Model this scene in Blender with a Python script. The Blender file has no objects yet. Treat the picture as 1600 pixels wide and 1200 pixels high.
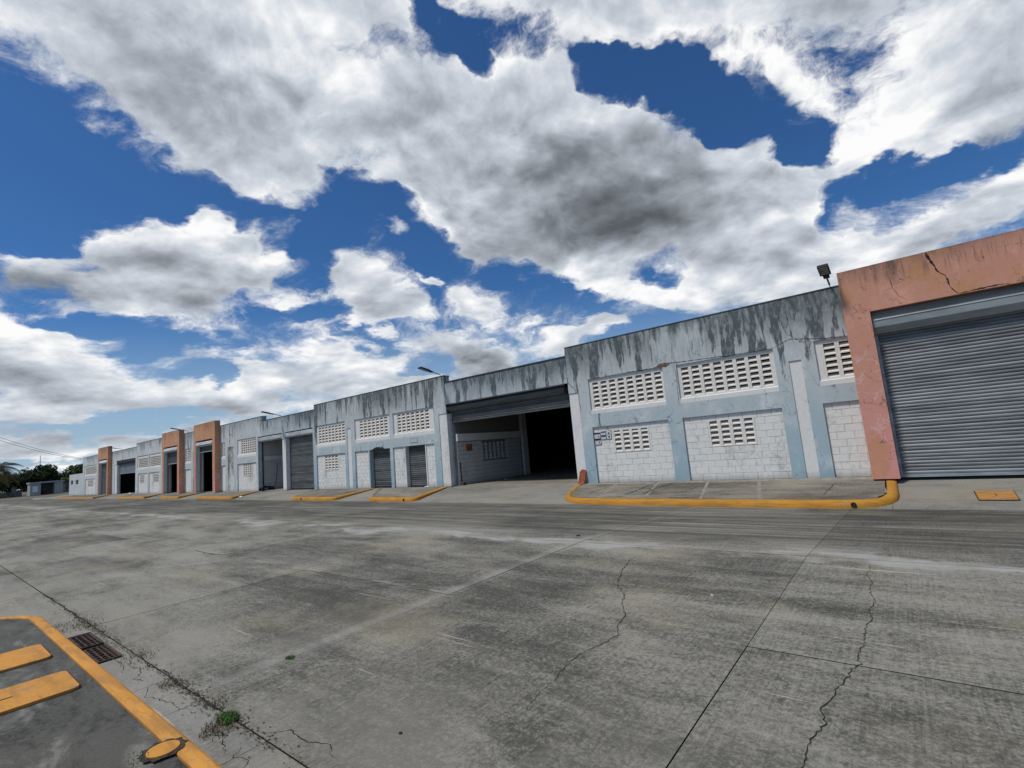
import bpy, bmesh, math, random
from mathutils import Vector, Matrix
random.seed(7)
scene = bpy.context.scene
col = scene.collection

# ------------------------------------------------------------------ camera
cam = bpy.data.cameras.new('camera')
cam.sensor_width = 36.0
cam.lens = 36.0 * 758.0 / 1600.0
cam.clip_start = 0.05
cam.clip_end = 5000
cam_ob = bpy.data.objects.new('camera', cam)
col.objects.link(cam_ob)
cam_ob.matrix_world = Matrix(((0.77518893, 0.14595607, 0.61463725, 0.0),
                              (0.62595997, -0.04627202, -0.77848122, 0.0),
                              (-0.08518356, 0.98820834, -0.12723221, 1.65),
                              (0, 0, 0, 1)))
scene.camera = cam_ob

# ------------------------------------------------------------------ light
SUN_DIR = Vector((-0.22, -0.46, 0.86)).normalized()
sun = bpy.data.lights.new('sun', 'SUN')
sun.energy = 3.0
sun.angle = math.radians(9)
sun.color = (1.0, 0.94, 0.85)
sun_ob = bpy.data.objects.new('sun', sun)
col.objects.link(sun_ob)
sun_ob.rotation_euler = (-SUN_DIR).to_track_quat('-Z', 'Y').to_euler()
sun_ob.location = (0, 0, 60)

scene.view_settings.view_transform = 'Standard'
scene.view_settings.look = 'None'
scene.view_settings.exposure = 0.0
scene.view_settings.gamma = 1.0
scene.view_settings.use_curve_mapping = False
scene.cycles.max_bounces = 8
scene.cycles.diffuse_bounces = 5

# ------------------------------------------------------------------ node helper
class NT:
    def __init__(s, tree):
        s.t = tree
    def n(s, typ, **kw):
        nd = s.t.nodes.new(typ)
        for k, v in kw.items():
            setattr(nd, k, v)
        return nd
    def put(s, sock, v):
        if v is None:
            return
        if isinstance(v, bpy.types.NodeSocket):
            s.t.links.new(v, sock)
        else:
            if sock.type == 'RGBA' and len(v) == 3:
                v = (*v, 1)
            sock.default_value = v
    def m(s, op, a, b=None, c=None, clamp=False):
        nd = s.n('ShaderNodeMath', operation=op, use_clamp=clamp)
        s.put(nd.inputs[0], a); s.put(nd.inputs[1], b); s.put(nd.inputs[2], c)
        return nd.outputs[0]
    def v(s, op, a, b=None, sc=None):
        nd = s.n('ShaderNodeVectorMath', operation=op)
        s.put(nd.inputs[0], a); s.put(nd.inputs[1], b)
        if sc is not None:
            s.put(nd.inputs['Scale'], sc)
        return nd.outputs['Value'] if op in ('DOT_PRODUCT', 'LENGTH') else nd.outputs[0]
    def noise(s, vec, scale=1.0, detail=4, rough=.5, dist=0.0, lac=2.0, color=False):
        nd = s.n('ShaderNodeTexNoise')
        s.put(nd.inputs['Vector'], vec); s.put(nd.inputs['Scale'], scale); s.put(nd.inputs['Detail'], detail)
        s.put(nd.inputs['Roughness'], rough); s.put(nd.inputs['Distortion'], dist); s.put(nd.inputs['Lacunarity'], lac)
        return nd.outputs['Color' if color else 'Fac']
    def ss(s, x, a, b, lo=0.0, hi=1.0):
        nd = s.n('ShaderNodeMapRange', interpolation_type='SMOOTHSTEP')
        s.put(nd.inputs[0], x); s.put(nd.inputs[1], a); s.put(nd.inputs[2], b); s.put(nd.inputs[3], lo); s.put(nd.inputs[4], hi)
        return nd.outputs[0]
    def mix(s, f, a, b, blend='MIX'):
        nd = s.n('ShaderNodeMix', data_type='RGBA', blend_type=blend, clamp_factor=True)
        s.put(nd.inputs[0], f); s.put(nd.inputs[6], a); s.put(nd.inputs[7], b)
        return nd.outputs[2]
    def xyz(s, a, b, c):
        nd = s.n('ShaderNodeCombineXYZ')
        s.put(nd.inputs[0], a); s.put(nd.inputs[1], b); s.put(nd.inputs[2], c)
        return nd.outputs[0]
    def sep(s, v):
        nd = s.n('ShaderNodeSeparateXYZ'); s.put(nd.inputs[0], v)
        return nd.outputs

# ------------------------------------------------------------------ sky with broken cumulus
# cloud banks: centre and half-size in a stereographic chart of the sky dome, rotation, thickness
DENS= [(-0.3445, 0.386, 0.105, 0.0562, -0.061, 1.2),
 (-0.2674, 0.3635, 0.1193, 0.0672, -0.276, 1.1),
 (-0.2619, 0.3127, 0.1, 0.0651, -0.422, 1.2),
 (-0.2005, 0.288, 0.0947, 0.0534, -0.154, 1.0),
 (-0.1592, 0.3652, 0.151, 0.0792, 0.027, 1.1),
 (-0.0833, 0.3047, 0.097, 0.0783, -0.364, 1.1),
 (-0.0517, 0.2435, 0.0814, 0.0577, -0.66, 1.0),
 (0.005, 0.2879, 0.1361, 0.1001, -0.083, 1.2),
 (0.0447, 0.2168, 0.1248, 0.0565, -0.102, 1.3),
 (0.1434, 0.2475, 0.1352, 0.0726, -0.018, 1.4),
 (0.1035, 0.3173, 0.0815, 0.0612, -0.139, 0.9),
 (-0.0012, 0.3561, 0.1, 0.0326, -0.224, 0.6),
 (-0.1155, 0.4159, 0.1753, 0.0292, 0.011, 1.0),
 (0.1194, 0.394, 0.1804, 0.0368, -0.155, 1.2),
 (0.2849, 0.3628, 0.1715, 0.0384, -0.274, 1.0),
 (0.416, 0.2772, 0.087, 0.0875, -0.35, 1.2),
 (0.3352, 0.2941, 0.0873, 0.0555, 0.101, 0.62),
 (0.345, 0.2415, 0.0838, 0.0398, 0.098, 0.75),
 (0.2657, 0.3235, 0.0694, 0.0259, -0.547, 0.6),
 (0.2815, 0.2934, 0.0534, 0.0184, -0.84, 0.5),
 (0.2125, 0.1874, 0.0996, 0.0609, -0.171, 1.2),
 (0.2539, 0.2274, 0.0333, 0.0347, -0.208, 0.9),
 (0.25, 0.1501, 0.0931, 0.0679, 0.02, 1.3),
 (0.2792, 0.1868, 0.046, 0.0668, 0.612, 0.8),
 (0.3113, 0.2257, 0.0528, 0.0291, 0.056, 0.8),
 (0.1119, 0.158, 0.0776, 0.0351, -0.295, 1.0),
 (0.1731, 0.1371, 0.0545, 0.032, 0.044, 0.9),
 (0.0487, 0.1845, 0.0593, 0.0257, -0.102, 0.6),
 (0.3648, 0.1447, 0.0654, 0.0346, 0.223, 1.2),
 (0.4242, 0.1732, 0.0482, 0.0326, 0.253, 1.2),
 (0.3075, 0.1394, 0.0695, 0.0359, 0.012, 0.9),
 (-0.2938, 0.1983, 0.0715, 0.0505, 0.022, 1.4),
 (-0.2562, 0.2048, 0.0421, 0.0433, -0.388, 1.3),
 (-0.2664, 0.2312, 0.0266, 0.0236, 0.03, 1.1),
 (-0.2249, 0.1867, 0.0444, 0.0378, -0.496, 1.3),
 (-0.3366, 0.2084, 0.0376, 0.0287, 0.046, 1.0),
 (-0.2822, 0.1595, 0.0471, 0.0304, -0.005, 1.0),
 (-0.3681, 0.1686, 0.0567, 0.0264, -0.086, 1.0),
 (-0.332, 0.1623, 0.0429, 0.0235, 0.011, 0.8),
 (-0.4058, 0.1689, 0.0282, 0.0155, 0.041, 0.4),
 (-0.3831, 0.1445, 0.0298, 0.0136, 0.012, 0.6),
 (-0.1989, 0.155, 0.0478, 0.0175, 0.154, 0.7),
 (-0.1311, 0.1587, 0.0466, 0.0457, -0.684, 1.5),
 (-0.1564, 0.1884, 0.027, 0.0258, -0.867, 1.2),
 (-0.1138, 0.1384, 0.0448, 0.0326, -0.057, 1.2),
 (-0.0375, 0.1497, 0.0395, 0.0276, -0.335, 1.3),
 (-0.0495, 0.1637, 0.0198, 0.0163, -0.07, 0.8),
 (-0.0813, 0.1755, 0.0143, 0.0103, -0.058, 1.2),
 (-0.1156, 0.2185, 0.0305, 0.0078, -0.666, 0.8),
 (-0.4097, 0.1163, 0.0683, 0.0388, -0.3, 1.4),
 (-0.3729, 0.0987, 0.0484, 0.0344, -0.258, 1.1),
 (-0.4243, 0.1329, 0.0307, 0.0219, 0.011, 0.9),
 (-0.328, 0.0764, 0.0529, 0.0202, -0.051, 1.2),
 (-0.4075, 0.0662, 0.0681, 0.0189, -0.056, 1.0),
 (-0.2724, 0.0703, 0.0373, 0.0277, -0.059, 0.8),
 (-0.1792, 0.103, 0.0543, 0.0258, -0.203, 1.2),
 (-0.2274, 0.0865, 0.0627, 0.0189, -0.055, 0.8),
 (-0.2498, 0.0876, 0.0221, 0.0312, -0.052, 0.9),
 (-0.157, 0.0693, 0.0679, 0.0194, -0.069, 0.9),
 (-0.0259, 0.0925, 0.0497, 0.0239, -0.082, 1.5),
 (0.0685, 0.1072, 0.0654, 0.0171, 0.074, 1.1),
 (-0.0708, 0.1093, 0.059, 0.0119, 0.016, 0.7),
 (-0.3583, 0.1215, 0.0315, 0.0082, -0.126, 0.9),
 (0.0305, 0.1274, 0.0729, 0.0119, 0.045, 0.7),
 (0.1087, 0.1193, 0.0384, 0.0144, 0.028, 0.8),
 (-0.4117, 0.0388, 0.0712, 0.0143, -0.082, 1.0),
 (-0.3146, 0.0308, 0.0591, 0.0142, -0.083, 0.9),
 (-0.257, 0.0538, 0.0436, 0.021, -0.069, 1.1),
 (-0.1312, 0.0805, 0.0757, 0.0196, -0.068, 0.9),
 (-0.0669, 0.0759, 0.0524, 0.0132, -0.077, 0.8),
 (-0.3914, 0.1916, 0.0834, 0.0111, 0.055, 0.5),
 (-0.1171, 0.0993, 0.0574, 0.0131, -0.066, 0.6),
 (-0.1892, 0.1292, 0.0956, 0.0089, -0.043, 0.4),
 (-0.0624, 0.413, 0.022, 0.0192, -0.485, -1.8),
 (-0.0344, 0.3946, 0.0354, 0.016, -0.345, -1.0),
 (-0.0061, 0.3698, 0.0293, 0.0143, -0.611, -1.5),
 (0.1475, 0.3406, 0.0672, 0.0262, -0.244, -3.0),
 (0.1119, 0.3595, 0.0307, 0.013, -0.147, -1.4),
 (0.1998, 0.312, 0.0677, 0.0303, -0.718, -2.4),
 (0.2442, 0.2806, 0.0363, 0.0175, -0.682, -0.6),
 (0.1822, 0.3072, 0.0372, 0.0104, -0.565, 0.9),
 (0.2759, 0.2454, 0.0459, 0.0205, 0.055, -1.2),
 (0.3256, 0.2109, 0.0469, 0.0186, 0.062, -1.5),
 (0.3929, 0.2079, 0.0467, 0.0154, -0.024, -1.5),
 (0.2896, 0.1846, 0.0237, 0.0292, -0.209, -1.8),
 (0.144, 0.1616, 0.0293, 0.01, -0.395, -1.1),
 (0.2526, 0.1952, 0.0223, 0.013, -0.194, -0.5),
 (-0.1336, 0.2528, 0.0538, 0.0314, -0.373, -1.6),
 (-0.3816, 0.2646, 0.0858, 0.0615, -0.481, -1.6),
 (-0.2456, 0.2464, 0.1079, 0.0239, -0.066, -1.0),
 (-0.0821, 0.2012, 0.0385, 0.0257, -0.226, -1.2),
 (-0.1686, 0.2168, 0.0349, 0.0385, -0.767, -1.2),
 (0.0008, 0.1696, 0.0331, 0.0196, -0.428, -1.0),
 (-0.1761, 0.1414, 0.0667, 0.0154, -0.041, -0.8),
 (0.071, 0.1366, 0.0588, 0.0131, 0.069, -0.8),
 (-0.0924, 0.0844, 0.0389, 0.0132, -0.072, -0.6),
 (-0.4002, 0.2207, 0.0896, 0.0326, 0.085, -1.0),
 (-0.3258, 0.118, 0.0774, 0.0155, -0.022, -1.3),
 (-0.3657, 0.0494, 0.0797, 0.008, -0.071, -0.9),
 (-0.2873, 0.0895, 0.0208, 0.0183, -0.046, -0.8),
 (-0.2237, 0.0483, 0.0343, 0.0126, -0.072, -0.7),
 (-0.3792, 0.1388, 0.0513, 0.0092, -0.11, -0.9),
 (-0.3292, 0.0262, 0.1434, 0.0129, -0.087, 0.6),
 (-0.2234, 0.0546, 0.0858, 0.0164, -0.07, 0.7),
 (-0.2862, 0.1078, 0.0572, 0.0086, -0.2, 0.5),
 (-0.0999, 0.0717, 0.058, 0.0105, -0.074, 0.6),
 (0.2328, 0.2606, 0.0342, 0.034, -0.206, 0.5),
 (0.0365, 0.3529, 0.0568, 0.0322, -0.098, 0.4),
 (0.2058, 0.3374, 0.0346, 0.0156, -0.208, 0.9)]
SHADE= [(0.0638, 0.2085, 0.1502, 0.0473, -0.043, 1.0),
 (0.0528, 0.2348, 0.1956, 0.0805, -0.024, 1.1),
 (0.1372, 0.2485, 0.1421, 0.0727, -0.015, 1.0),
 (-0.2361, 0.3088, 0.1235, 0.0644, -0.224, 0.6),
 (-0.2663, 0.3685, 0.153, 0.0663, 0.1, 0.4),
 (-0.0465, 0.2914, 0.1396, 0.0714, -0.216, 0.45),
 (-0.128, 0.3391, 0.1207, 0.0661, -0.0, 0.25),
 (0.2114, 0.1691, 0.0821, 0.0369, -0.164, 0.7),
 (-0.282, 0.1625, 0.0623, 0.0336, -0.105, 1.1),
 (-0.3096, 0.192, 0.0447, 0.0236, 0.024, 0.5),
 (-0.2534, 0.1807, 0.0377, 0.0186, -0.199, 0.35),
 (-0.1199, 0.142, 0.0378, 0.0262, -0.596, 0.6),
 (-0.0262, 0.0892, 0.053, 0.0199, -0.082, 1.1),
 (0.3778, 0.3239, 0.1346, 0.038, -0.339, 0.35),
 (0.4247, 0.2349, 0.0524, 0.0552, -0.331, 0.5),
 (0.1487, 0.3841, 0.1781, 0.0296, -0.175, 0.35),
 (0.3772, 0.1305, 0.0383, 0.0171, 0.12, 0.5),
 (-0.3986, 0.0938, 0.074, 0.0196, -0.15, 0.9),
 (-0.3859, 0.1613, 0.0628, 0.0159, -0.09, 0.8),
 (-0.3188, 0.0609, 0.0979, 0.0155, -0.062, 0.7),
 (-0.1803, 0.0869, 0.0664, 0.0142, -0.06, 0.7),
 (-0.4117, 0.0498, 0.0871, 0.0138, -0.071, 0.7),
 (0.2716, 0.1463, 0.0485, 0.0362, -0.181, 0.4),
 (-0.3048, 0.027, 0.1002, 0.0119, -0.085, 0.5),
 (-0.0351, 0.1397, 0.0331, 0.0131, -0.077, 0.5),
 (-0.1366, 0.3604, 0.036, 0.0366, -0.797, -0.9),
 (-0.1841, 0.3845, 0.0237, 0.0296, -0.686, -0.8),
 (-0.082, 0.2327, 0.0371, 0.0194, -0.661, -1.0),
 (-0.0387, 0.2426, 0.0261, 0.0433, -0.065, -0.3),
 (0.3258, 0.2968, 0.0889, 0.0613, 0.102, -0.8),
 (0.2497, 0.3326, 0.0855, 0.0294, -0.391, -0.7),
 (0.3357, 0.2468, 0.0681, 0.034, 0.031, -0.6),
 (0.0996, 0.1659, 0.0848, 0.0254, -0.376, -0.8),
 (0.1851, 0.1354, 0.0483, 0.0253, -0.142, -0.5),
 (-0.2641, 0.2284, 0.0427, 0.0237, 0.028, -0.9),
 (-0.2178, 0.1989, 0.0334, 0.0253, -0.588, -0.7),
 (-0.3264, 0.2145, 0.0288, 0.0144, 0.046, -0.3),
 (-0.1418, 0.1784, 0.0305, 0.026, -0.68, -0.8),
 (-0.0397, 0.163, 0.0396, 0.0163, -0.073, -0.6),
 (-0.4126, 0.133, 0.0486, 0.0192, -0.477, -0.8),
 (0.413, 0.1924, 0.0455, 0.0219, 0.181, -0.8),
 (0.3568, 0.1637, 0.0397, 0.0232, 0.207, -0.7),
 (0.3083, 0.1512, 0.0456, 0.0293, -0.201, -0.6),
 (-0.3448, 0.1184, 0.0597, 0.0224, -0.762, -0.5),
 (-0.1661, 0.1152, 0.0368, 0.0142, -0.052, -0.7),
 (-0.013, 0.4181, 0.0547, 0.0145, -0.061, -0.6),
 (0.0005, 0.3719, 0.0375, 0.0209, -0.074, -0.6),
 (0.1485, 0.3742, 0.0971, 0.0147, -0.317, -0.3)]

world = bpy.data.worlds.new('World')
scene.world = world
world.use_nodes = True
world.cycles.sampling_method = 'MANUAL'
world.cycles.sample_map_resolution = 512
wt = world.node_tree
wt.nodes.clear()

g = bpy.data.node_groups.new('cloud_field', 'ShaderNodeTree')
g.interface.new_socket('UV', in_out='INPUT', socket_type='NodeSocketVector')
g.interface.new_socket('Density', in_out='OUTPUT', socket_type='NodeSocketFloat')
g.interface.new_socket('Relief', in_out='OUTPUT', socket_type='NodeSocketFloat')
g.interface.new_socket('Warped', in_out='OUTPUT', socket_type='NodeSocketVector')
gi = g.nodes.new('NodeGroupInput'); go = g.nodes.new('NodeGroupOutput')
G = NT(g)
uvw = gi.outputs[0]
u_, v_, _w = G.sep(uvw)
vlog = G.m('MULTIPLY', G.m('LOGARITHM', G.m('ADD', G.m('MAXIMUM', v_, 0.0), 0.16), 2.718), 0.60)
q = G.xyz(u_, vlog, 0.37)
# billowing domain warp
wc = G.v('SUBTRACT', G.noise(q, 7.0, 3, .55, color=True), (.5, .5, .5))
wuv = G.v('ADD', uvw, G.v('SCALE', wc, sc=0.075))
wc2 = G.v('SUBTRACT', G.noise(q, 28.0, 3, .6, color=True), (.5, .5, .5))
wuv = G.v('ADD', wuv, G.v('SCALE', wc2, sc=0.030))
acc = None
def blob_sum(N, vec, L):
    acc = None
    for (cx, cy, rx, ry, a, w) in L:
        mp = N.n('ShaderNodeMapping', vector_type='TEXTURE')
        N.put(mp.inputs['Vector'], vec)
        mp.inputs['Location'].default_value = (cx, cy, 0)
        mp.inputs['Rotation'].default_value = (0, 0, a)
        mp.inputs['Scale'].default_value = (rx, ry, 1)
        sp = N.n('ShaderNodeTexGradient', gradient_type='SPHERICAL')
        N.put(sp.inputs[0], mp.outputs[0])
        sp_o = sp.outputs['Fac']
        acc = N.m('MULTIPLY_ADD', sp_o, w, acc if acc is not None else 0.0)
    return acc
n1 = G.noise(q, 5.5, 4, .55, .2)
n2 = G.noise(G.v('ADD', G.v('ADD', q, G.v('SCALE', wc, sc=.10)), (3.1, 1.7, .4)), 15.0, 8, .6)
d_ = G.m('ADD', G.m('MULTIPLY', G.m('SUBTRACT', n1, .5), 1.9), G.m('MULTIPLY', G.m('SUBTRACT', n2, .5), 2.3))
g.links.new(d_, go.inputs[0])
rel_ = G.m('ADD', G.m('MULTIPLY', n1, 2.1), G.m('MULTIPLY', n2, 1.0))
g.links.new(rel_, go.inputs[1])
g.links.new(wuv, go.inputs[2])

W = NT(wt)
tc = W.n('ShaderNodeTexCoord')
dirv = W.v('NORMALIZE', tc.outputs['Generated'])
dx, dy, dz = W.sep(dirv)
Fv = (-0.617, 0.787, 0.0); Rv = (0.787, 0.617, 0.0)
k = W.m('ADD', W.v('DOT_PRODUCT', dirv, Fv), 1.04)
u = W.m('DIVIDE', W.v('DOT_PRODUCT', dirv, Rv), k)
v = W.m('DIVIDE', W.m('MAXIMUM', dz, 0.0), k)
uv = W.xyz(u, v, 0.0)
ga = W.n('ShaderNodeGroup'); ga.node_tree = g; W.put(ga.inputs[0], uv)
gb = W.n('ShaderNodeGroup'); gb.node_tree = g; W.put(gb.inputs[0], W.v('ADD', uv, (0.004, 0.016, 0)))
da = ga.outputs[0]; db = gb.outputs[0]
wuv2 = W.v('MULTIPLY', ga.outputs[2], (1, 1, 0))
blobs = blob_sum(W, wuv2, DENS)
back = W.ss(k, 1.04, 0.5, 0.0, 0.35)       # away from the mapped part of the sky: the same broken cover
ero = W.m('MULTIPLY', W.m('SUBTRACT', W.noise(ga.outputs[2], 48.0, 7, .68), .5), 1.7)
dens = W.m('ADD', W.m('ADD', W.m('MULTIPLY_ADD', blobs, 1.6, W.m('ADD', da, ero)), back), -0.47)
alpha = W.ss(dens, -0.28, 0.66)
veil = W.m('MULTIPLY', W.ss(W.m('ADD', dens, .85), 0.0, 1.1, 0.0, 0.9), W.ss(W.noise(W.v('MULTIPLY', uv, (1, 1.5, 1)), 9.0, 8, .7, .6), .44, .64))
alpha = W.m('MAXIMUM', alpha, veil)
shade_b = blob_sum(W, wuv2, SHADE)
relief = W.m('SUBTRACT', ga.outputs[1], gb.outputs[1])           # >0 where the cloud thins towards the light above
thick = W.ss(dens, 0.10, 1.3)
lum = W.m('ADD', 0.845, W.m('MULTIPLY', relief, 1.05))
lum = W.m('ADD', lum, W.m('MULTIPLY', W.m('SUBTRACT', W.noise(uv, 6.5, 3, .5), .5), .55))
lum = W.m('SUBTRACT', lum, W.m('MULTIPLY', thick, 0.16))
lum = W.m('SUBTRACT', lum, W.m('MULTIPLY', shade_b, 0.34))
ramp = W.n('ShaderNodeValToRGB')
W.put(ramp.inputs[0], W.m('ADD', W.m('MULTIPLY', lum, .80), .185))
cr = ramp.color_ramp
cr.elements[0].position = 0.0; cr.elements[0].color = (0.10, 0.115, 0.13, 1)
cr.elements[1].position = 1.0; cr.elements[1].color = (0.98, 0.98, 0.98, 1)
for p, c in ((.25, (.20, .222, .25)), (.5, (.37, .405, .455)), (.75, (.60, .65, .715))):
    e = cr.elements.new(p); e.color = (*c, 1)
sky = W.n('ShaderNodeTexSky', sky_type='NISHITA')
sky.sun_disc = False
sky.sun_elevation = math.asin(SUN_DIR.z)
sky.sun_rotation = math.atan2(SUN_DIR.x, SUN_DIR.y)
sky.air_density = 1.0; sky.dust_density = 0.3; sky.ozone_density = 3.0
SKY_STRENGTH = 0.10
blue = W.mix(1.0, sky.outputs[0], (0.31, 0.58, 0.86), 'MULTIPLY')
blue = W.mix(W.ss(v, 0.16, 0.0, 0.0, 0.85), blue, (3.9, 5.2, 6.4))
cloud = W.mix(1.0, ramp.outputs[0], (1 / SKY_STRENGTH,) * 3, 'MULTIPLY')
skyc = W.mix(alpha, blue, cloud)
bg = W.n('ShaderNodeBackground')
W.put(bg.inputs[0], skyc)
bg.inputs[1].default_value = SKY_STRENGTH
wo = W.n('ShaderNodeOutputWorld')
wt.links.new(bg.outputs[0], wo.inputs[0])

# ================================================================== materials
def new_mat(name):
    m = bpy.data.materials.new(name)
    m.use_nodes = True
    N = NT(m.node_tree)
    b = m.node_tree.nodes['Principled BSDF']
    b.inputs['Specular IOR Level'].default_value = 0.25
    return m, N, b

def bump(N, b, h, strength=.3, dist=.01):
    nd = N.n('ShaderNodeBump')
    nd.inputs['Strength'].default_value = strength
    nd.inputs['Distance'].default_value = dist
    N.put(nd.inputs['Height'], h)
    N.t.links.new(nd.outputs[0], b.inputs['Normal'])

def simple(name, c, rough=.7, metal=0.0, var=.25, scale=6.0):
    m, N, b = new_mat(name)
    P = N.n('ShaderNodeNewGeometry').outputs['Position']
    n = N.noise(P, scale, 5, .6)
    dark = tuple(x * (1 - var) for x in c); lite = tuple(min(1, x * (1 + var)) for x in c)
    N.put(b.inputs['Base Color'], N.mix(N.ss(n, .3, .7), dark, lite))
    b.inputs['Roughness'].default_value = rough
    b.inputs['Metallic'].default_value = metal
    bump(N, b, N.noise(P, scale * 8, 4, .6), .15, .004)
    return m

def rustle(N, P, sx, sz, off=0.0):
    """noise drawn out downwards, for runs of dirt"""
    return N.noise(N.v('ADD', N.v('MULTIPLY', P, (sx, 1.0, sz)), (off, 0, 0)), 1.0, 5, .6)

def wall_paint(name, top, c_hi, c_lo, streak=1.0, veins=False, base_grime=.35, streak_c=(.034, .046, .050), depth=1.5):
    """painted render; dark algae runs down from the top edge, chalky and stained below"""
    m, N, b = new_mat(name)
    P = N.n('ShaderNodeNewGeometry').outputs['Position']
    x, y, z = N.sep(P)
    fine = N.noise(P, 9.0, 6, .65)
    mid = N.noise(N.v('MULTIPLY', P, (1, 1, .6)), 1.7, 5, .6)
    f = N.ss(N.m('ADD', z, N.m('MULTIPLY', N.m('SUBTRACT', mid, .5), 2.4)), .2, 3.6)
    c = N.mix(f, c_lo, c_hi)
    c = N.mix(N.ss(mid, .50, .74, 0, .55), c, tuple(min(.8, k * 1.3 + .05) for k in c_hi))     # chalky, bleached
    c = N.mix(N.ss(fine, .50, .78, 0, .30), c, tuple(k * .55 for k in c_hi))
    if veins:
        wv = N.v('ADD', P, N.v('SCALE', N.noise(P, 2.6, 4, .6, color=True), sc=.7))
        r = N.m('ABSOLUTE', N.m('SUBTRACT', N.noise(wv, 2.1, 3, .5), .5))
        lim = N.m('MULTIPLY', N.ss(z, .7, 1.2), N.ss(z, 3.6, 2.9))
        vein = N.m('MULTIPLY', N.ss(r, .030, .004), N.m('ADD', .10, N.m('MULTIPLY', lim, .6)))
        c = N.mix(vein, c, (.62, .42, .38))
        och = N.ss(N.noise(wv, 1.3, 3, .5), .50, .66, 0, .6)
        c = N.mix(och, c, (.47, .24, .10))
    # runs of algae from the coping
    h = N.m('SUBTRACT', top, z)                                  # distance below the top
    body_ = N.noise(N.v('ADD', N.v('MULTIPLY', P, (.42, .42, .1)), (3.3, 0, 0)), 1.0, 3, .55)
    run = rustle(N, N.v('ADD', P, N.v('SCALE', N.noise(P, 1.8, 3, .5, color=True), sc=.22)), 3.6, .40)
    run2 = rustle(N, P, 17.0, .9, 5.3)
    reach = N.m('MULTIPLY', N.m('MULTIPLY', N.ss(run, .40, .72), N.ss(body_, .36, .60, .15, 1.45)), depth * 1.7)
    s1 = N.ss(N.m('SUBTRACT', reach, h), -.45, .55)
    soft = N.m('MULTIPLY', N.ss(N.m('ADD', N.m('MULTIPLY', body_, .7), N.m('MULTIPLY', run2, .3)), .40, .58), N.ss(N.m('ADD', h, N.m('MULTIPLY', N.m('SUBTRACT', run, .5), 1.6)), 1.05 * depth, .1))
    s1 = N.m('MAXIMUM', s1, N.m('MULTIPLY', soft, .86))
    s2 = N.m('MULTIPLY', N.ss(run2, .50, .66), N.ss(h, 1.3 * depth, .25))
    lip = N.m('MULTIPLY', N.ss(N.m('ADD', h, N.m('MULTIPLY', fine, .15)), .17, .06), .8)
    patch = N.ss(N.noise(N.v('MULTIPLY', P, (1, 1, .5)), 9.0, 6, .7), .30, .55, .62, 1.0)
    s = N.m('MULTIPLY', N.m('MAXIMUM', N.m('MAXIMUM', s1, N.m('MULTIPLY', s2, .72)), lip), N.m('MULTIPLY', patch, .93 * streak), clamp=True)
    c = N.mix(s, c, N.mix(run2, streak_c, tuple(k * 2.3 for k in streak_c)))
    # splash grime at the foot
    gr = N.m('MULTIPLY', N.ss(N.m('ADD', z, N.m('MULTIPLY', N.m('SUBTRACT', mid, .5), .8)), .45, .03), base_grime)
    c = N.mix(gr, c, tuple(k * .5 for k in c_lo))
    # hairline cracks
    cw = N.v('ADD', P, N.v('SCALE', N.noise(P, 3.0, 4, .6, color=True), sc=.5))
    cr_ = N.m('ABSOLUTE', N.m('SUBTRACT', N.noise(cw, .9, 2, .5), .5))
    c = N.mix(N.m('MULTIPLY', N.ss(cr_, .0035, .0008), .6), c, (.04, .045, .05))
    N.put(b.inputs['Base Color'], c)
    b.inputs['Roughness'].default_value = .85
    bump(N, b, N.m('ADD', N.noise(P, 28.0, 5, .6), N.m('MULTIPLY', mid, .8)), .30, .012)
    return m

def white_paint(name, c=(.62, .64, .64), grime=.5, per_piece=True, thr=.50):
    m, N, b = new_mat(name)
    P = N.n('ShaderNodeNewGeometry').outputs['Position']
    x, y, z = N.sep(P)
    rnd = N.n('ShaderNodeObjectInfo').outputs['Random']
    n1 = N.noise(N.v('MULTIPLY', P, (1, 1, .45)), 1.25, 5, .65)
    n2 = N.noise(P, 11.0, 5, .7)
    c1 = N.mix(N.ss(n2, .35, .75, 0, .35), c, tuple(k * .72 for k in c))
    if per_piece:
        c1 = N.mix(N.m('MULTIPLY', rnd, .13), c1, tuple(k * .70 for k in c))
    d = N.m('MULTIPLY', N.ss(N.m('ADD', N.m('MULTIPLY', n1, .7), N.m('MULTIPLY', n2, .3)), thr, thr + .20), grime)
    c1 = N.mix(d, c1, (.10, .10, .092))
    foot = N.m('MULTIPLY', N.ss(N.m('ADD', z, N.m('MULTIPLY', N.m('SUBTRACT', n2, .5), .5)), .30, .08), .45)
    c1 = N.mix(foot, c1, (.19, .18, .16))
    N.put(b.inputs['Base Color'], c1)
    b.inputs['Roughness'].default_value = .9
    bump(N, b, N.noise(P, 45.0, 5, .65), .35, .008)
    return m

BLUE_HI = (.46, .50, .505); BLUE_LO = (.30, .415, .47)
M = {}
M['blue_a'] = wall_paint('weathered_blue_render', 5.22, BLUE_HI, BLUE_LO)
M['blue_b'] = wall_paint('weathered_blue_render_lintel', 4.92, (.40, .45, .475), BLUE_LO, depth=1.0)
M['blue_far'] = wall_paint('weathered_grey_blue_render', 5.38, (.52, .54, .54), (.47, .51, .52), streak=.8, depth=.9)
M['blue_e'] = wall_paint('faded_blue_render', 5.27, (.48, .51, .515), (.40, .47, .49), streak=.75, depth=.9)
M['salmon'] = wall_paint('salmon_render', 5.44, (.53, .265, .185), (.60, .275, .245), streak=.85, veins=True, base_grime=.1, streak_c=(.045, .035, .028), depth=.55)
M['salmon_far'] = wall_paint('ochre_salmon_render', 5.70, (.50, .265, .155), (.53, .245, .205), streak=.5, veins=True, base_grime=.1, streak_c=(.045, .035, .028), depth=.6)
M['block'] = white_paint('whitewashed_block', (.70, .70, .67), .50)
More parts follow.
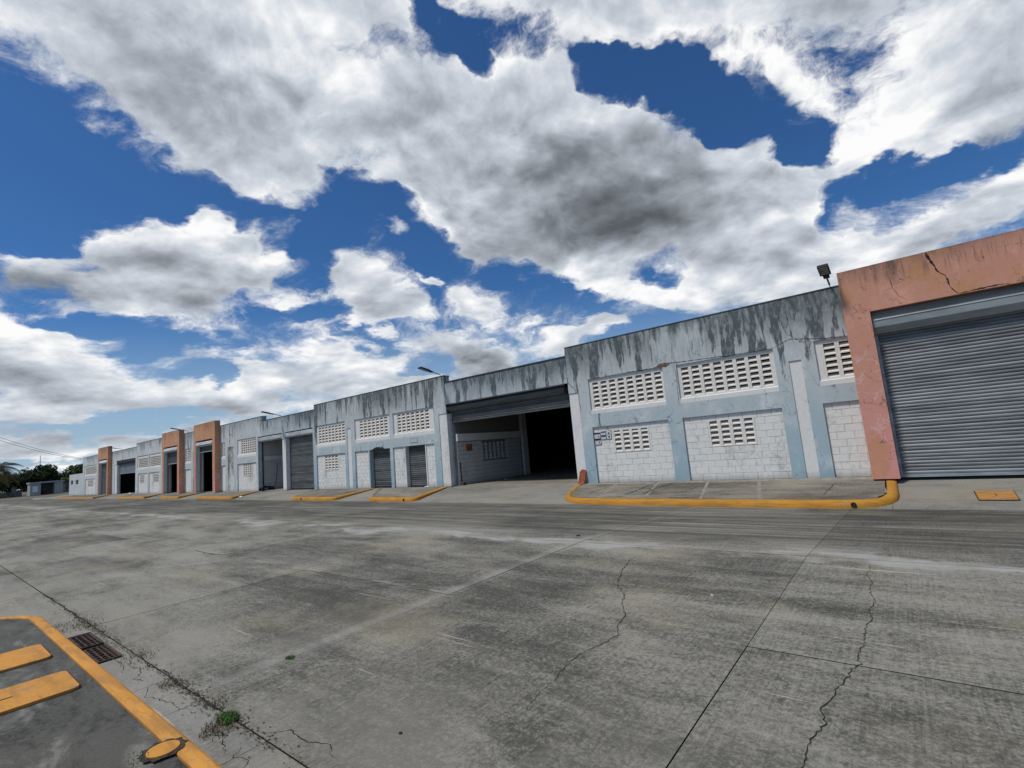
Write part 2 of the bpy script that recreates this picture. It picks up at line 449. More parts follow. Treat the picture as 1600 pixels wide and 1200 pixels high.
M['white'] = white_paint('whitewashed_render', (.67, .67, .65), .32, False)
M['white_dirty'] = white_paint('stained_white_render', (.60, .60, .57), 1.0, False, .42)
M['mortar'] = white_paint('whitewashed_mortar', (.50, .50, .49), .6, False)
M['vent'] = white_paint('whitewashed_vent_block', (.72, .69, .63), .22)
M['inside'] = white_paint('interior_whitewash', (.50, .51, .51), .5, False)
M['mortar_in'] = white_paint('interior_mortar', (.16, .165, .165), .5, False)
M['dark'] = simple('unlit_interior', (.03, .03, .03), .9)  # near-black colour stands in for interior darkness on roof, back and party walls

def metal_slat(name, c, rough=.5):
    m, N, b = new_mat(name)
    P = N.n('ShaderNodeNewGeometry').outputs['Position']
    rnd = N.n('ShaderNodeObjectInfo').outputs['Random']
    n = N.noise(N.v('MULTIPLY', P, (.7, 1, 3.0)), 1.6, 5, .65)
    n2 = N.noise(P, 30.0, 4, .6)
    k = N.m('ADD', N.m('MULTIPLY', n, .7), N.m('MULTIPLY', rnd, .3))
    cc = N.mix(N.ss(k, .25, .75), tuple(q * .62 for q in c), tuple(q * 1.35 for q in c))
    cc = N.mix(N.ss(n2, .62, .8, 0, .3), cc, (.16, .13, .09))
    N.put(b.inputs['Base Color'], cc)
    b.inputs['Roughness'].default_value = rough
    b.inputs['Metallic'].default_value = .35
    return m
M['slat'] = metal_slat('galvanised_slat', (.185, .20, .212))
M['slat_dark'] = metal_slat('dull_grey_slat', (.115, .122, .122))
M['hood'] = metal_slat('galvanised_hood', (.23, .25, .255), .45)
M['hood_white'] = metal_slat('white_hood', (.55, .57, .57), .5)
M['rail'] = metal_slat('guide_rail', (.36, .42, .45), .45)
M['black_metal'] = simple('dark_metal', (.025, .026, .03), .5, .3)

# yellow kerb paint
def yellow(name, c=(.60, .26, .022), wear=.35):
    m, N, b = new_mat(name)
    P = N.n('ShaderNodeNewGeometry').outputs['Position']
    n1 = N.noise(P, 1.6, 5, .6); n2 = N.noise(P, 22.0, 6, .7); n3 = N.noise(P, 5.0, 5, .6)
    cc = N.mix(N.ss(n1, .3, .7), tuple(k * .82 for k in c), c)
    cc = N.mix(N.ss(n2, .56, .72, 0, .5), cc, tuple(k * .55 for k in c))
    cc = N.mix(N.m('MULTIPLY', N.ss(N.m('ADD', N.m('MULTIPLY', n2, .5), N.m('MULTIPLY', n3, .5)), .535, .60), wear), cc, (.20, .18, .14))
    sc_ = N.noise(N.v('MULTIPLY', P, (1.2, 6.0, 9.0)), 2.0, 5, .65)
    cc = N.mix(N.ss(sc_, .46, .62, 0, .60), cc, tuple(k * .50 + .02 for k in c))
    ch = N.noise(P, 13.0, 6, .72)
    cc = N.mix(N.ss(ch, .60, .63, 0, .9 * min(1, wear * 1.6)), cc, (.22, .205, .17))
    N.put(b.inputs['Base Color'], cc)
    b.inputs['Roughness'].default_value = .75
    bump(N, b, n2, .35, .006)
    return m
M['yellow'] = yellow('yellow_kerb_paint', (.50, .235, .024), .5)
M['yellow_worn'] = yellow('worn_yellow_paint', (.45, .22, .06), .9)
M['yellow_pad'] = yellow('orange_yellow_plate_paint', (.62, .29, .055), .35)

def concrete(name, lo, hi, warm=0.0, mottling=1.0, streaky=True, joints=False, speck=1.0, patches=0.0):
    m, N, b = new_mat(name)
    P = N.n('ShaderNodeNewGeometry').outputs['Position']
    x, y, z = N.sep(P)
    rnd = N.n('ShaderNodeObjectInfo').outputs['Random']
    P2 = N.xyz(x, y, 0.0)
    big = N.noise(N.v('MULTIPLY', P2, (.20, .45, 1)), 1.0, 5, .62, .6)
    mid = N.noise(N.v('MULTIPLY', P2, (.8, 1.7, 1)), 1.0, 7, .68, .8)
    st = N.noise(N.v('MULTIPLY', P2, (.16, 3.2, 1)), 1.0, 6, .7, .5)
    fine = N.noise(P2, 30.0, 8, .85)
    broom = N.noise(N.v('MULTIPLY', P2, (60.0, 1.3, 1)), 1.0, 3, .6)
    k = N.m('ADD', N.m('MULTIPLY', big, .48), N.m('MULTIPLY', mid, .32))
    k = N.m('ADD', k, N.m('MULTIPLY', st, .20 if streaky else .02))
    k = N.m('ADD', k, N.m('MULTIPLY', N.m('SUBTRACT', rnd, .5), .075))
    k = N.m('ADD', k, N.m('MULTIPLY', N.m('SUBTRACT', fine, .5), .45 * speck))
    k = N.m('ADD', k, N.m('MULTIPLY', N.m('SUBTRACT', N.noise(P2, 13.0, 8, .85), .5), .27 * speck))
    k = N.m('ADD', k, N.m('MULTIPLY', N.m('SUBTRACT', broom, .5), .09 * speck))
    f = N.ss(k, .5 - .125 / mottling, .5 + .125 / mottling) if streaky else N.ss(k, .26, .56)
    c = N.mix(f, lo, hi)
    # ochre bloom in large soft patches
    c = N.mix(N.m('MULTIPLY', N.ss(N.noise(P2, .55, 5, .6), .50, .68), .38), c, (hi[0] * 1.15, hi[1] * 1.08, hi[2] * .86))
    if patches:
        pn = N.noise(N.v('MULTIPLY', P2, (.7, 1.6, 1)), 1.6, 8, .68, .7)
        c = N.mix(N.ss(pn, .50, .66, 0, patches), c, (.24, .24, .215))
        c = N.mix(N.ss(pn, .46, .30, 0, patches), c, tuple(q * .5 for q in lo))
    # dark pits and pale flecks
    pit = N.noise(P2, 75.0, 4, .75)
    c = N.mix(N.ss(pit, .56, .68, 0, .50 * speck), c, tuple(q * .5 for q in lo))
    fl = N.noise(N.v('ADD', P2, (7, 3, 0)), 48.0, 4, .8)
    c = N.mix(N.ss(fl, .57, .70, 0, .36 * speck), c, tuple(q * 1.7 for q in hi))
    # scuffs: long thin pale scratches
    for (a, sc, off) in ((.12, (1.1, 34, 1), 0), (-.35, (.9, 28, 1), 9), (1.2, (1.0, 30, 1), 4)):
        mp = N.n('ShaderNodeMapping'); N.put(mp.inputs['Vector'], P2)
        mp.inputs['Rotation'].default_value = (0, 0, a); mp.inputs['Scale'].default_value = sc
        mp.inputs['Location'].default_value = (off, off, 0)
        sn = N.noise(mp.outputs[0], .55, 3, .5)
        c = N.mix(N.ss(sn, .705, .74, 0, .45), c, tuple(q * 1.8 for q in hi))
    if joints:
        dj = N.m('ABSOLUTE', N.m('SUBTRACT', y, 6.98))
        wid = N.ss(N.noise(N.v('MULTIPLY', P2, (.55, .9, 1)), 1.0, 5, .6), .44, .68, .0, .75)
        pale = N.m('MULTIPLY', N.ss(N.m('SUBTRACT', dj, wid), .10, -.30), N.ss(mid, .3, .6, .4, 1.0))
        c = N.mix(N.m('MULTIPLY', pale, .85), c, (.36, .355, .33))
        ja = N.m('ABSOLUTE', N.m('SUBTRACT', x, -4.50))
        pa = N.m('MULTIPLY', N.ss(ja, .16, .02), N.ss(mid, .35, .6, .35, .9))
        c = N.mix(N.m('MULTIPLY', pa, .7), c, (.30, .29, .265))
        jb = N.m('ABSOLUTE', N.m('SUBTRACT', y, 4.10))
        pb_ = N.m('MULTIPLY', N.m('MULTIPLY', N.ss(N.m('ADD', jb, N.m('MULTIPLY', mid, .10)), .14, .03), N.ss(x, -3.5, -5.0)), N.ss(mid, .46, .60))
        c = N.mix(N.m('MULTIPLY', pb_, .8), c, (.30, .29, .265))
        # darker lane along the far gutter, with drawn-out streaks
        lane = N.m('MULTIPLY', N.ss(y, 7.3, 8.6), N.ss(y, 13.3, 12.3, .55, 1))
        st2 = N.noise(N.v('MULTIPLY', P2, (.10, 5.0, 1)), 1.0, 5, .65, .4)
        c = N.mix(N.m('MULTIPLY', lane, N.ss(st2, .36, .62, .15, .72)), c, tuple(q * .72 for q in lo))
        # silt bloom near the gutter in the foreground
        s_ = N.m('MULTIPLY', N.ss(y, 3.6, 1.6), N.ss(N.noise(P2, .9, 6, .65), .38, .62))
        c = N.mix(N.m('MULTIPLY', s_, .55), c, (.25, .24, .205))
    N.put(b.inputs['Base Color'], c)
    b.inputs['Roughness'].default_value = .88
    bump(N, b, N.m('ADD', fine, N.m('MULTIPLY', broom, .5)), .45, .006)
    return m
M['slab'] = concrete('weathered_yard_concrete', (.062, .060, .051), (.285, .275, .232), joints=True, speck=1.5)
M['apron'] = concrete('apron_concrete', (.12, .115, .10), (.26, .25, .215), streaky=False, speck=1.1, patches=.35)
M['walk'] = concrete('pavement_concrete', (.085, .078, .062), (.26, .24, .195), speck=1.1, patches=.45)
M['walk_dark'] = concrete('mildewed_pavement_concrete', (.022, .022, .019), (.095, .093, .082), speck=1.5, mottling=1.2, patches=.75)
M['gutter'] = concrete('pale_gutter_concrete', (.12, .115, .10), (.29, .28, .245), streaky=False, patches=.4)
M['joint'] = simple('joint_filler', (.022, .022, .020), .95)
M['pale_joint'] = simple('pale_mortar_joint', (.235, .225, .19), .95)
M['crack'] = simple('crack_shadow', (.026, .025, .022), 1.0, 0, .5, 40)
M['earth'] = simple('dry_earth', (.13, .12, .085), .95, 0, .4, .25)
M['board'] = simple('red_brown_board', (.24, .065, .033), .8, 0, .35)
M['leaf'] = simple('dark_foliage', (.030, .050, .018), .75, 0, .5, .4)
M['leaf_mid'] = simple('olive_foliage', (.060, .085, .025), .75, 0, .5, .4)
M['frond'] = simple('palm_frond', (.045, .055, .022), .7, 0, .5, 1.0)
M['frond_dry'] = simple('dry_palm_frond', (.17, .10, .04), .8, 0, .4, 1.0)
M['grass'] = simple('weed_green', (.045, .10, .018), .7, 0, .5, 9.0)
M['straw'] = simple('dry_grass', (.15, .13, .075), .8, 0, .4, 9.0)
M['bark'] = simple('bark', (.09, .07, .05), .9)
M['shed_wall'] = simple('grey_shed_wall', (.30, .33, .34), .85)
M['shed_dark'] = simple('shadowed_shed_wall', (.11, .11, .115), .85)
M['stone'] = simple('rough_grey_stone', (.15, .145, .13), .95, 0, .5, 1.5)
M['rust'] = simple('rusted_iron', (.075, .050, .040), .85, .2, .5, 20)
M['paper'] = simple('sign_white', (.62, .64, .68), .6, 0, .04)
M['ink'] = simple('sign_black', (.02, .022, .03), .6, 0, .05)
M['ink_grey'] = simple('sign_grey_print', (.22, .24, .27), .6, 0, .05)
M['plate'] = simple('pale_blue_plate', (.44, .52, .56), .5, 0, .06)
M['orange_box'] = simple('orange_brown_panel', (.30, .12, .03), .6)
M['pvc'] = simple('grey_conduit', (.24, .26, .28), .5)
M['wire'] = simple('black_cable', (.02, .02, .022), .6)
M['litter'] = simple('white_litter', (.75, .75, .73), .8)
M['lens'] = simple('lamp_lens', (.30, .29, .26), .3)

# ================================================================== mesh helpers
class MB:
    def __init__(s):
        s.v = []; s.f = []; s.mi = []; s.smooth = False
    def quad(s, a, b, c, d, mi=0):
        n = len(s.v); s.v += [a, b, c, d]; s.f.append((n, n + 1, n + 2, n + 3)); s.mi.append(mi)
    def poly(s, pts, mi=0):
        n = len(s.v); s.v += list(pts); s.f.append(tuple(range(n, n + len(pts)))); s.mi.append(mi)
    def box(s, x0, x1, y0, y1, z0, z1, mi=0, skip=''):
        n = len(s.v)
        s.v += [(x0, y0, z0), (x1, y0, z0), (x1, y1, z0), (x0, y1, z0), (x0, y0, z1), (x1, y0, z1), (x1, y1, z1), (x0, y1, z1)]
        F = {'b': (0, 3, 2, 1), 't': (4, 5, 6, 7), 'f': (0, 1, 5, 4), 'k': (2, 3, 7, 6), 'l': (3, 0, 4, 7), 'r': (1, 2, 6, 5)}
        for k_, f in F.items():
            if k_ not in skip:
                s.f.append(tuple(n + i for i in f)); s.mi.append(mi)
    def prism(s, prof, x0, x1, mi=0, caps=True):
        """profile in (y,z), extruded along x"""
        n = len(s.v); k_ = len(prof)
        s.v += [(x0, y, z) for y, z in prof] + [(x1, y, z) for y, z in prof]
        for i in range(k_):
            j = (i + 1) % k_
            s.f.append((n + i, n + j, n + k_ + j, n + k_ + i)); s.mi.append(mi)
        if caps:
            s.f.append(tuple(n + i for i in range(k_ - 1, -1, -1))); s.mi.append(mi)
            s.f.append(tuple(n + k_ + i for i in range(k_))); s.mi.append(mi)
    def tube(s, pts, r, seg=8, mi=0, r2=None):
        rings = []
        pts = [Vector(p) for p in pts]
        for i, p in enumerate(pts):
            d = (pts[min(i + 1, len(pts) - 1)] - pts[max(i - 1, 0)]).normalized()
            a = d.orthogonal().normalized(); b_ = d.cross(a)
            rr = r if r2 is None else r + (r2 - r) * i / (len(pts) - 1)
            n = len(s.v)
            for q_ in range(seg):
                t = 2 * math.pi * q_ / seg
                s.v.append(tuple(p + (a * math.cos(t) + b_ * math.sin(t)) * rr))
            rings.append(n)
        for i in range(len(rings) - 1):
            for q_ in range(seg):
                s.f.append((rings[i] + q_, rings[i] + (q_ + 1) % seg, rings[i + 1] + (q_ + 1) % seg, rings[i + 1] + q_)); s.mi.append(mi)
        s.f.append(tuple(rings[0] + q_ for q_ in range(seg - 1, -1, -1))); s.mi.append(mi)
        s.f.append(tuple(rings[-1] + q_ for q_ in range(seg))); s.mi.append(mi)
    def mesh(s, name, mats):
        me = bpy.data.meshes.new(name)
        me.from_pydata(s.v, [], s.f)
        for m_ in (mats if isinstance(mats, (list, tuple)) else [mats]):
            me.materials.append(m_)
        if any(s.mi):
            me.polygons.foreach_set('material_index', s.mi)
        me.update()
        bm = bmesh.new(); bm.from_mesh(me)
        bmesh.ops.remove_doubles(bm, verts=bm.verts, dist=1e-5)
        bmesh.ops.recalc_face_normals(bm, faces=bm.faces)
        bm.to_mesh(me); bm.free()
        return me
    def build(s, name, mats, parent=None, loc=(0, 0, 0), **tags):
        return link(name, s.mesh(name, mats), parent, loc, **tags)

def link(name, me, parent=None, loc=(0, 0, 0), rot=None, **tags):
    o = bpy.data.objects.new(name, me)
    col.objects.link(o)
    o.parent = parent
    o.location = loc
    if rot: o.rotation_euler = rot
    for k_, v_ in tags.items(): o[k_] = v_
    return o

def thing(name, label, cat, loc=(0, 0, 0), group=None):
    o = link(name, None, None, loc)
    o['label'] = label; o['category'] = cat
    if group: o['group'] = group
    return o

def smooth(o):
    for p in o.data.polygons: p.use_smooth = True

def copy_tree(o, loc, label):
    c = o.copy(); col.objects.link(c); c.location = loc; c['label'] = label
    for ch in o.children:
        d = ch.copy(); col.objects.link(d); d.parent = c
        for gch in ch.children:
            e_ = gch.copy(); col.objects.link(e_); e_.parent = d
    return c

# ================================================================== ground heights
ZG = [(-120, -.10), (-60, -.115), (-46, -.10), (-36, -.145), (-17.9, -.24), (-8.1, -.29), (-4.3, -.33), (-.5, -.344), (20, -.35)]
def interp(T, x):
    if x <= T[0][0]: return T[0][1]
    for (a, fa), (b_, fb) in zip(T, T[1:]):
        if x <= b_: return fa + (fb - fa) * (x - a) / (b_ - a)
    return T[-1][1]
Y2, YK, YW = 7.05, 13.1, 15.81        # fold in the yard, kerb line, facade
ZB = .07                              # warehouse floor
def ground(x, y):
    if y <= Y2: return 0.0
    return interp(ZG, x) * (y - Y2) / (YK - Y2)
def apron(x, y):
    t = min(1, max(0, (y - YK) / (YW - YK)))
    return interp(ZG, x) * (1 - t) + ZB * t
def kerb_top(x): return interp(ZG, x) + .175
def walk(x, y):
    t = min(1, max(0, (y - YK - .2) / (YW - YK - .2)))
    return (kerb_top(x) - .008) * (1 - t) + (ZB + .012) * t

# yard: slabs with open joints over a dark bed
yard = MB()
xs_ = [-120, -90, -60, -46, -36, -17.9, -8.1, -4.3, -.5, 9]
for a, b_ in zip(xs_, xs_[1:]):
    yard.quad((a, YK, ground(a, YK) - .03), (b_, YK, ground(b_, YK) - .03), (b_, Y2, -.03), (a, Y2, -.03))
yard.quad((-120, -14, -.03), (9, -14, -.03), (9, Y2, -.03), (-120, Y2, -.03))
yard_o = yard.build('yard', M['joint'], kind='structure')
GAP = .0036
def jit(a): return a + random.uniform(-.0015, .0015)
n_slab = 0
X0 = -4.42
rows = [(1.47, 4.07), (4.07, 7.05), (7.05, 13.1)]
def slab(xa, xb, ya, yb):
    m_ = MB()
    n = 2
    ga, gb = .0042, .0042
    nx = 1 if ya < Y2 - .1 else 2
    xs = [xa + GAP + (xb - xa - 2 * GAP) * i / nx for i in range(nx + 1)]
    T = .028
    dz = random.uniform(-.002, .002)
    for i in range(nx):
        a, b_ = xs[i], xs[i + 1]
        za, zb, zc, zd = (ground(a, ya) + dz, ground(b_, ya) + dz, ground(b_, yb) + dz, ground(a, yb) + dz)
        m_.quad((a, ya + ga, za), (b_, ya + ga, zb), (b_, yb - ga, zc), (a, yb - ga, zd))
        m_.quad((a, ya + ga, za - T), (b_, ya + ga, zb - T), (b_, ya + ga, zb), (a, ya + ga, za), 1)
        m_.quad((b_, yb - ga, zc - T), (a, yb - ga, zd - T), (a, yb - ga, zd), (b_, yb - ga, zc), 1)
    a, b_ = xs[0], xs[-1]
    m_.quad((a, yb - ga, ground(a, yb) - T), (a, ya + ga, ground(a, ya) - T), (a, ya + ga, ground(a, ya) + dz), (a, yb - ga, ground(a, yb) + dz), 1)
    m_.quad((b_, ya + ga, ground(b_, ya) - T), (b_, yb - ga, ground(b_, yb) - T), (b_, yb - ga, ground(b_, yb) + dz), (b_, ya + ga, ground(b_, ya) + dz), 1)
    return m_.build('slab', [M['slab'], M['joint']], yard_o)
k_lo, k_hi = -31, 3
for kx in range(k_lo, k_hi + 1):
    xa = X0 + 3.25 * kx; xb = xa + 3.25
    for (ya, yb) in rows:
        slab(xa, xb, ya, yb)
for kx in range(-31, -1):
    xa = X0 + 3.25 * kx; xb = xa + 3.25
    for (ya, yb) in [(-1.6, 1.464), (-4.7, -1.6), (-9.8, -4.7)]:
        if xb < -9.9 or (kx == -2):
            slab(xa, xb, ya, yb)
        elif xa < -9.9:
            slab(xa, -9.95, ya, yb) if ya < -1 else slab(xa, -9.95, ya, yb)

# gutter strip between the near kerb and the yard
g_ = MB()
segs = [-9.95, -8.6, -7.42, -6.05, -5.0, -4.3, -3.3, -1.2, 1.5, 5, 9]
for a, b_ in zip(segs, segs[1:]):
    if abs(a + 7.42) < .01:        # the drain sits here
        g_.box(a, b_, 1.405, 1.467, -.028, -.002, skip='b')
        continue
    g_.box(a + .003, b_ - .003, 1.205, 1.467, -.028, -.002, skip='b')
g_.build('gutter', M['gutter'], kind='structure')

# near pavement island the photographer stands on, and its flat painted kerb
def arc_path():
    pts = []
    for i in range(9):
        t = math.pi / 2 * i / 8
        pts.append((-8.75 - 1.15 * math.sin(t), 1.215 - 1.15 * (1 - math.cos(t))))
    return pts
outer = [(9, 1.205), (-8.75, 1.205)] + arc_path()[1:] + [(-9.9, -8)]
def offset_path(P, d):
    out = []
    for i, p in enumerate(P):
        a = Vector(P[max(i - 1, 0)]); b_ = Vector(P[min(i + 1, len(P) - 1)])
        t = (b_ - a).normalized(); nrm = Vector((-t.y, t.x))
        out.append((p[0] + nrm.x * d, p[1] + nrm.y * d))
    return out
# refine the straight run so that the band can wander slightly
ref = []
for i in range(60):
    ref.append((9 - (9 + 8.75) * i / 59, 1.205))
outer = ref + arc_path()[1:] + [(-9.9, -2), (-9.9, -8)]
kw = .105
inner = offset_path(outer, kw)
kb = MB()
nn = len(outer)
mid1 = offset_path(outer, .018); mid2 = offset_path(outer, kw * .5)
for i in range(nn - 1):
    def P3(p, z): return (p[0], p[1], z)
    L = [(outer, -.028), (outer, .006), (mid1, .016), (mid2, .018), (inner, .012), (inner, -.01)]
    for (A, za), (B, zb) in zip(L, L[1:]):
        kb.quad(P3(A[i], za), P3(A[i + 1], za), P3(B[i + 1], zb), P3(B[i], zb))
ko = kb.build('kerb', M['yellow_pad'], kind='structure')
isl = MB()
inner2 = offset_path(outer, kw + .006)
isl.poly([(p[0], p[1], .004) for p in inner2] + [(9, -8, .004)])
isl_o = isl.build('pavement', M['walk_dark'], kind='structure')

# wide base ground outside the yard, level with it
e_ = MB()
for (a, b_, c_, d_2) in ((-900, -105.2, -600, 700), (9.1, 700, -600, 700), (-105.2, 9.1, -600, -9.9), (-105.2, 9.1, 45, 700)):
    e_.quad((a, c_, -.045), (b_, c_, -.045), (b_, d_2, -.045), (a, d_2, -.045))
e_.quad((-106, -20, -.6), (12, -20, -.6), (12, 50, -.6), (-106, 50, -.6))
e_.quad((-105.2, 15.8, .02), (-98.5, 15.8, .02), (-98.5, 45, .02), (-105.2, 45, .02))
e_.build('ground', M['earth'], kind='structure')

# apron: the driveways that climb from the gutter to the doors
ap = MB()
xs2 = [-105, -95, -90, -80, -70, -60, -52, -46, -41, -36, -30, -27, -23, -20.5, -17.9, -14, -10.5, -8.1, -6, -4.3, -2, -.45, 3.3, 9]
for a, b_ in zip(xs2, xs2[1:]):
    ap.quad((a + .003, YK + .003, apron(a, YK) + .004), (b_ - .003, YK + .003, apron(b_, YK) + .004), (b_ - .003, 16.2, ZB), (a + .003, 16.2, ZB))
    ap.quad((a + .003, YK + .003, apron(a, YK) - .1), (b_ - .003, YK + .003, apron(b_, YK) - .1), (b_ - .003, YK + .003, apron(b_, YK) + .004), (a + .003, YK + .003, apron(a, YK) + .004))
ap.build('driveway', M['apron'], kind='structure')

# raised pavements with rounded yellow kerbs
def rounded(P, r, n=6):
    out = [P[0]]
    for i in range(1, len(P) - 1):
        p = Vector(P[i]); a = Vector(P[i - 1]); b_ = Vector(P[i + 1])
        da_ = (a - p).normalized(); db_ = (b_ - p).normalized()
        ra = min(r, (a - p).length * .48); rb = min(r, (b_ - p).length * .48)
        A = p + da_ * ra; B = p + db_ * rb
        for q_ in range(n + 1):
            t = q_ / n
            out.append(tuple(A * (1 - t) ** 2 + p * 2 * t * (1 - t) + B * t ** 2))
    out.append(P[-1])
    return out
def resample(P, step=.4):
    out = [P[0]]
    for a, b_ in zip(P, P[1:]):
        L = math.dist(a, b_); n = max(1, int(L / step))
        for i in range(1, n + 1):
            t = i / n; out.append((a[0] + (b_[0] - a[0]) * t, a[1] + (b_[1] - a[1]) * t))
    return out
def island(xlb, xlf, xrf, xrb, r=.7, slabs=None, mat='walk', left_yellow=1.0, yb=15.80):
    """xlb/xrb: left/right x at the wall; xlf/xrf: at the front kerb"""
    path = resample(rounded([(xlb, yb), (xlf, YK), (xrf, YK), (xrb, yb)], r))
    w = .20
    k_ = MB()
    inn = offset_path(path, w)
    def hgt(p):
        return walk(p[0], max(p[1], YK + .2)) + .008
    prof = [(0.0, -.02, 'b'), (0.008, .55, 'f'), (.05, .86, 'f'), (.10, 1.0, 'f'), (w, 1.0, 'f'), (w, .5, 'f')]
    rows_ = []
    for i, p in enumerate(path):
        wob = 1
        row = []
        for (o_, f_, _) in prof:
            q_ = (p[0] + (inn[i][0] - p[0]) * o_ / w, p[1] + (inn[i][1] - p[1]) * o_ / w)
            zb_ = apron(p[0], max(p[1], YK)); zt = max(hgt(p), zb_ + .012)
            row.append((q_[0], q_[1], zb_ + (zt - zb_) * f_))
        rows_.append(row)
    cut = 0
    for i in range(len(rows_) - 1):
        a_, b_ = rows_[i], rows_[i + 1]
        mi = 0
        if left_yellow < 1 and path[i][1] > YK + .05 and path[i][0] < (xlf + xrf) / 2 and (path[i][1] - YK) > left_yellow * 2.7: mi = 1
        for j in range(len(prof) - 1):
            k_.quad(a_[j], b_[j], b_[j + 1], a_[j + 1], mi)
    o = k_.build('kerb', [M['yellow'], M['walk']], kind='structure')
    smooth(o)
    # pavement surface inside the kerb
    top = MB()
    inner_ = offset_path(path, w + .004)
    # strips between the two side boundaries, sorted by x
    def ybound(x):
        # lowest y of inner path at x
        best = 1e9
        for (ax, ay), (bx, by) in zip(inner_, inner_[1:]):
            if min(ax, bx) - 1e-6 <= x <= max(ax, bx) + 1e-6:
                t = 0 if abs(bx - ax) < 1e-9 else (x - ax) / (bx - ax)
                best = min(best, ay + (by - ay) * t)
        return best
    def ytop(x):
        if x <= xrb - w - .01: return 15.805
        c_ = [ay + (by - ay) * (x - ax) / (bx - ax) for (ax, ay), (bx, by) in zip(inner_, inner_[1:]) if min(ax, bx) <= x <= max(ax, bx) and abs(bx - ax) > 1e-9 and (ax + bx) / 2 > (xlf + xrf) / 2]
        return max(c_) if c_ else 15.805
    x0 = min(p[0] for p in inner_); x1 = max(p[0] for p in inner_)
    pm = MB()
    lst = [x0 + .002 + (x1 - x0 - .004) * i / 48 for i in range(49)]
    for xa, xb in zip(lst, lst[1:]):
        ya, yb_ = ybound(xa), ybound(xb)
        ua, ub = ytop(xa), ytop(xb)
        if ya > ua - .02 or yb_ > ub - .02: continue
        for q_ in range(3):
            def Y(y0, q2): return y0 + ((ua if y0 == ya else ub) - y0) * q2 / 3
            pm.quad((xa, Y(ya, q_), walk(xa, Y(ya, q_)) - (.004 if slabs else 0)), (xb, Y(yb_, q_), walk(xb, Y(yb_, q_)) - (.004 if slabs else 0)),
                    (xb, Y(yb_, q_ + 1), walk(xb, Y(yb_, q_ + 1)) - (.004 if slabs else 0)), (xa, Y(ya, q_ + 1), walk(xa, Y(ya, q_ + 1)) - (.004 if slabs else 0)))
    po = pm.build('pavement', M['pale_joint'] if slabs else M[mat], kind='structure')
    if slabs:
        js = [x0] + slabs + [x1]
        for ja, jb in zip(js, js[1:]):
            s_ = MB()
            ga = .045
            n = 14
            for i in range(n):
                xa = ja + ga + (jb - ja - 2 * ga) * i / n; xb = ja + ga + (jb - ja - 2 * ga) * (i + 1) / n
                ya, yb_ = ybound(xa) + .05, ybound(xb) + .05
                if ya > 15.3 or yb_ > 15.3: continue
                for q_ in range(3):
                    def Y(y0, q2): return y0 + (15.5 - y0) * q2 / 3
                    def SX(x, y): return x - .20 * (y - 13.3) * (0 if (ja == x0 or jb == x1) and False else 1) * (1 if x0 + 1.0 < x < x1 - .8 else 0)
                    pts = [(xa, Y(ya, q_)), (xb, Y(yb_, q_)), (xb, Y(yb_, q_ + 1)), (xa, Y(ya, q_ + 1))]
                    s_.quad(*[(SX(px, py), py, walk(px, py) + .002) for px, py in pts])
            s_.build('slab', M[mat], po)
    return po
island(-9.75, -8.85, -.30, -.36, 1.0, slabs=[-7.6, -6.1, -4.5, -3.05])
island(-22.0, -19.1, -15.9, -16.75, .5, left_yellow=.25)
island(-28.2, -26.3, -21.9, -22.4, .5, left_yellow=.2)
island(-41.9, -40.0, -33.6, -35.8, .5, left_yellow=.2)
island(-49.8, -47.6, -43.3, -46.0, .5, left_yellow=.2)
island(-64.9, -60.5, -51.5, -55.6, .5, left_yellow=.2)
island(-92.0, -90.0, -69.5, -73.9, .5, left_yellow=.2)

# ================================================================== warehouse
wh = thing('warehouse', 'long low warehouse of stained pale blue render with salmon portals and grey roller shutters', 'warehouse', (0, 0, ZB))
YF = 15.81; YB = 16.15

def plate(name, mat, x0, x1, z0, z1, holes, y0=YF, y1=YB, parent=None, mb=None, open_edges=''):
    """solid wall x0..x1, z0..z1 with rectangular holes and their reveals"""
    xs = sorted({x0, x1} | {h[0] for h in holes} | {h[1] for h in holes}); xs = [x for x in xs if x0 <= x <= x1]
    zs = sorted({z0, z1} | {h[2] for h in holes} | {h[3] for h in holes}); zs = [z for z in zs if z0 <= z <= z1]
    nx, nz = len(xs) - 1, len(zs) - 1
    def full(i, j):
        if i < 0 or j < 0 or i >= nx or j >= nz: return None
        cx = (xs[i] + xs[i + 1]) / 2; cz = (zs[j] + zs[j + 1]) / 2
        return not any(h[0] < cx < h[1] and h[2] < cz < h[3] for h in holes)
    m_ = mb or MB()
    for i in range(nx):
        for j in range(nz):
            if not full(i, j): continue
            a, b_, c, d = xs[i], xs[i + 1], zs[j], zs[j + 1]
            m_.quad((a, y0, c), (b_, y0, c), (b_, y0, d), (a, y0, d))
            m_.quad((b_, y1, c), (a, y1, c), (a, y1, d), (b_, y1, d))
            if not full(i - 1, j): m_.quad((a, y1, c), (a, y0, c), (a, y0, d), (a, y1, d))
            if not full(i + 1, j): m_.quad((b_, y0, c), (b_, y1, c), (b_, y1, d), (b_, y0, d))
            if not full(i, j - 1): m_.quad((a, y1, c), (b_, y1, c), (b_, y0, c), (a, y0, c))
            if not full(i, j + 1): m_.quad((a, y0, d), (b_, y0, d), (b_, y1, d), (a, y1, d))
    if mb: return None
    return m_.build(name, mat, parent or wh)

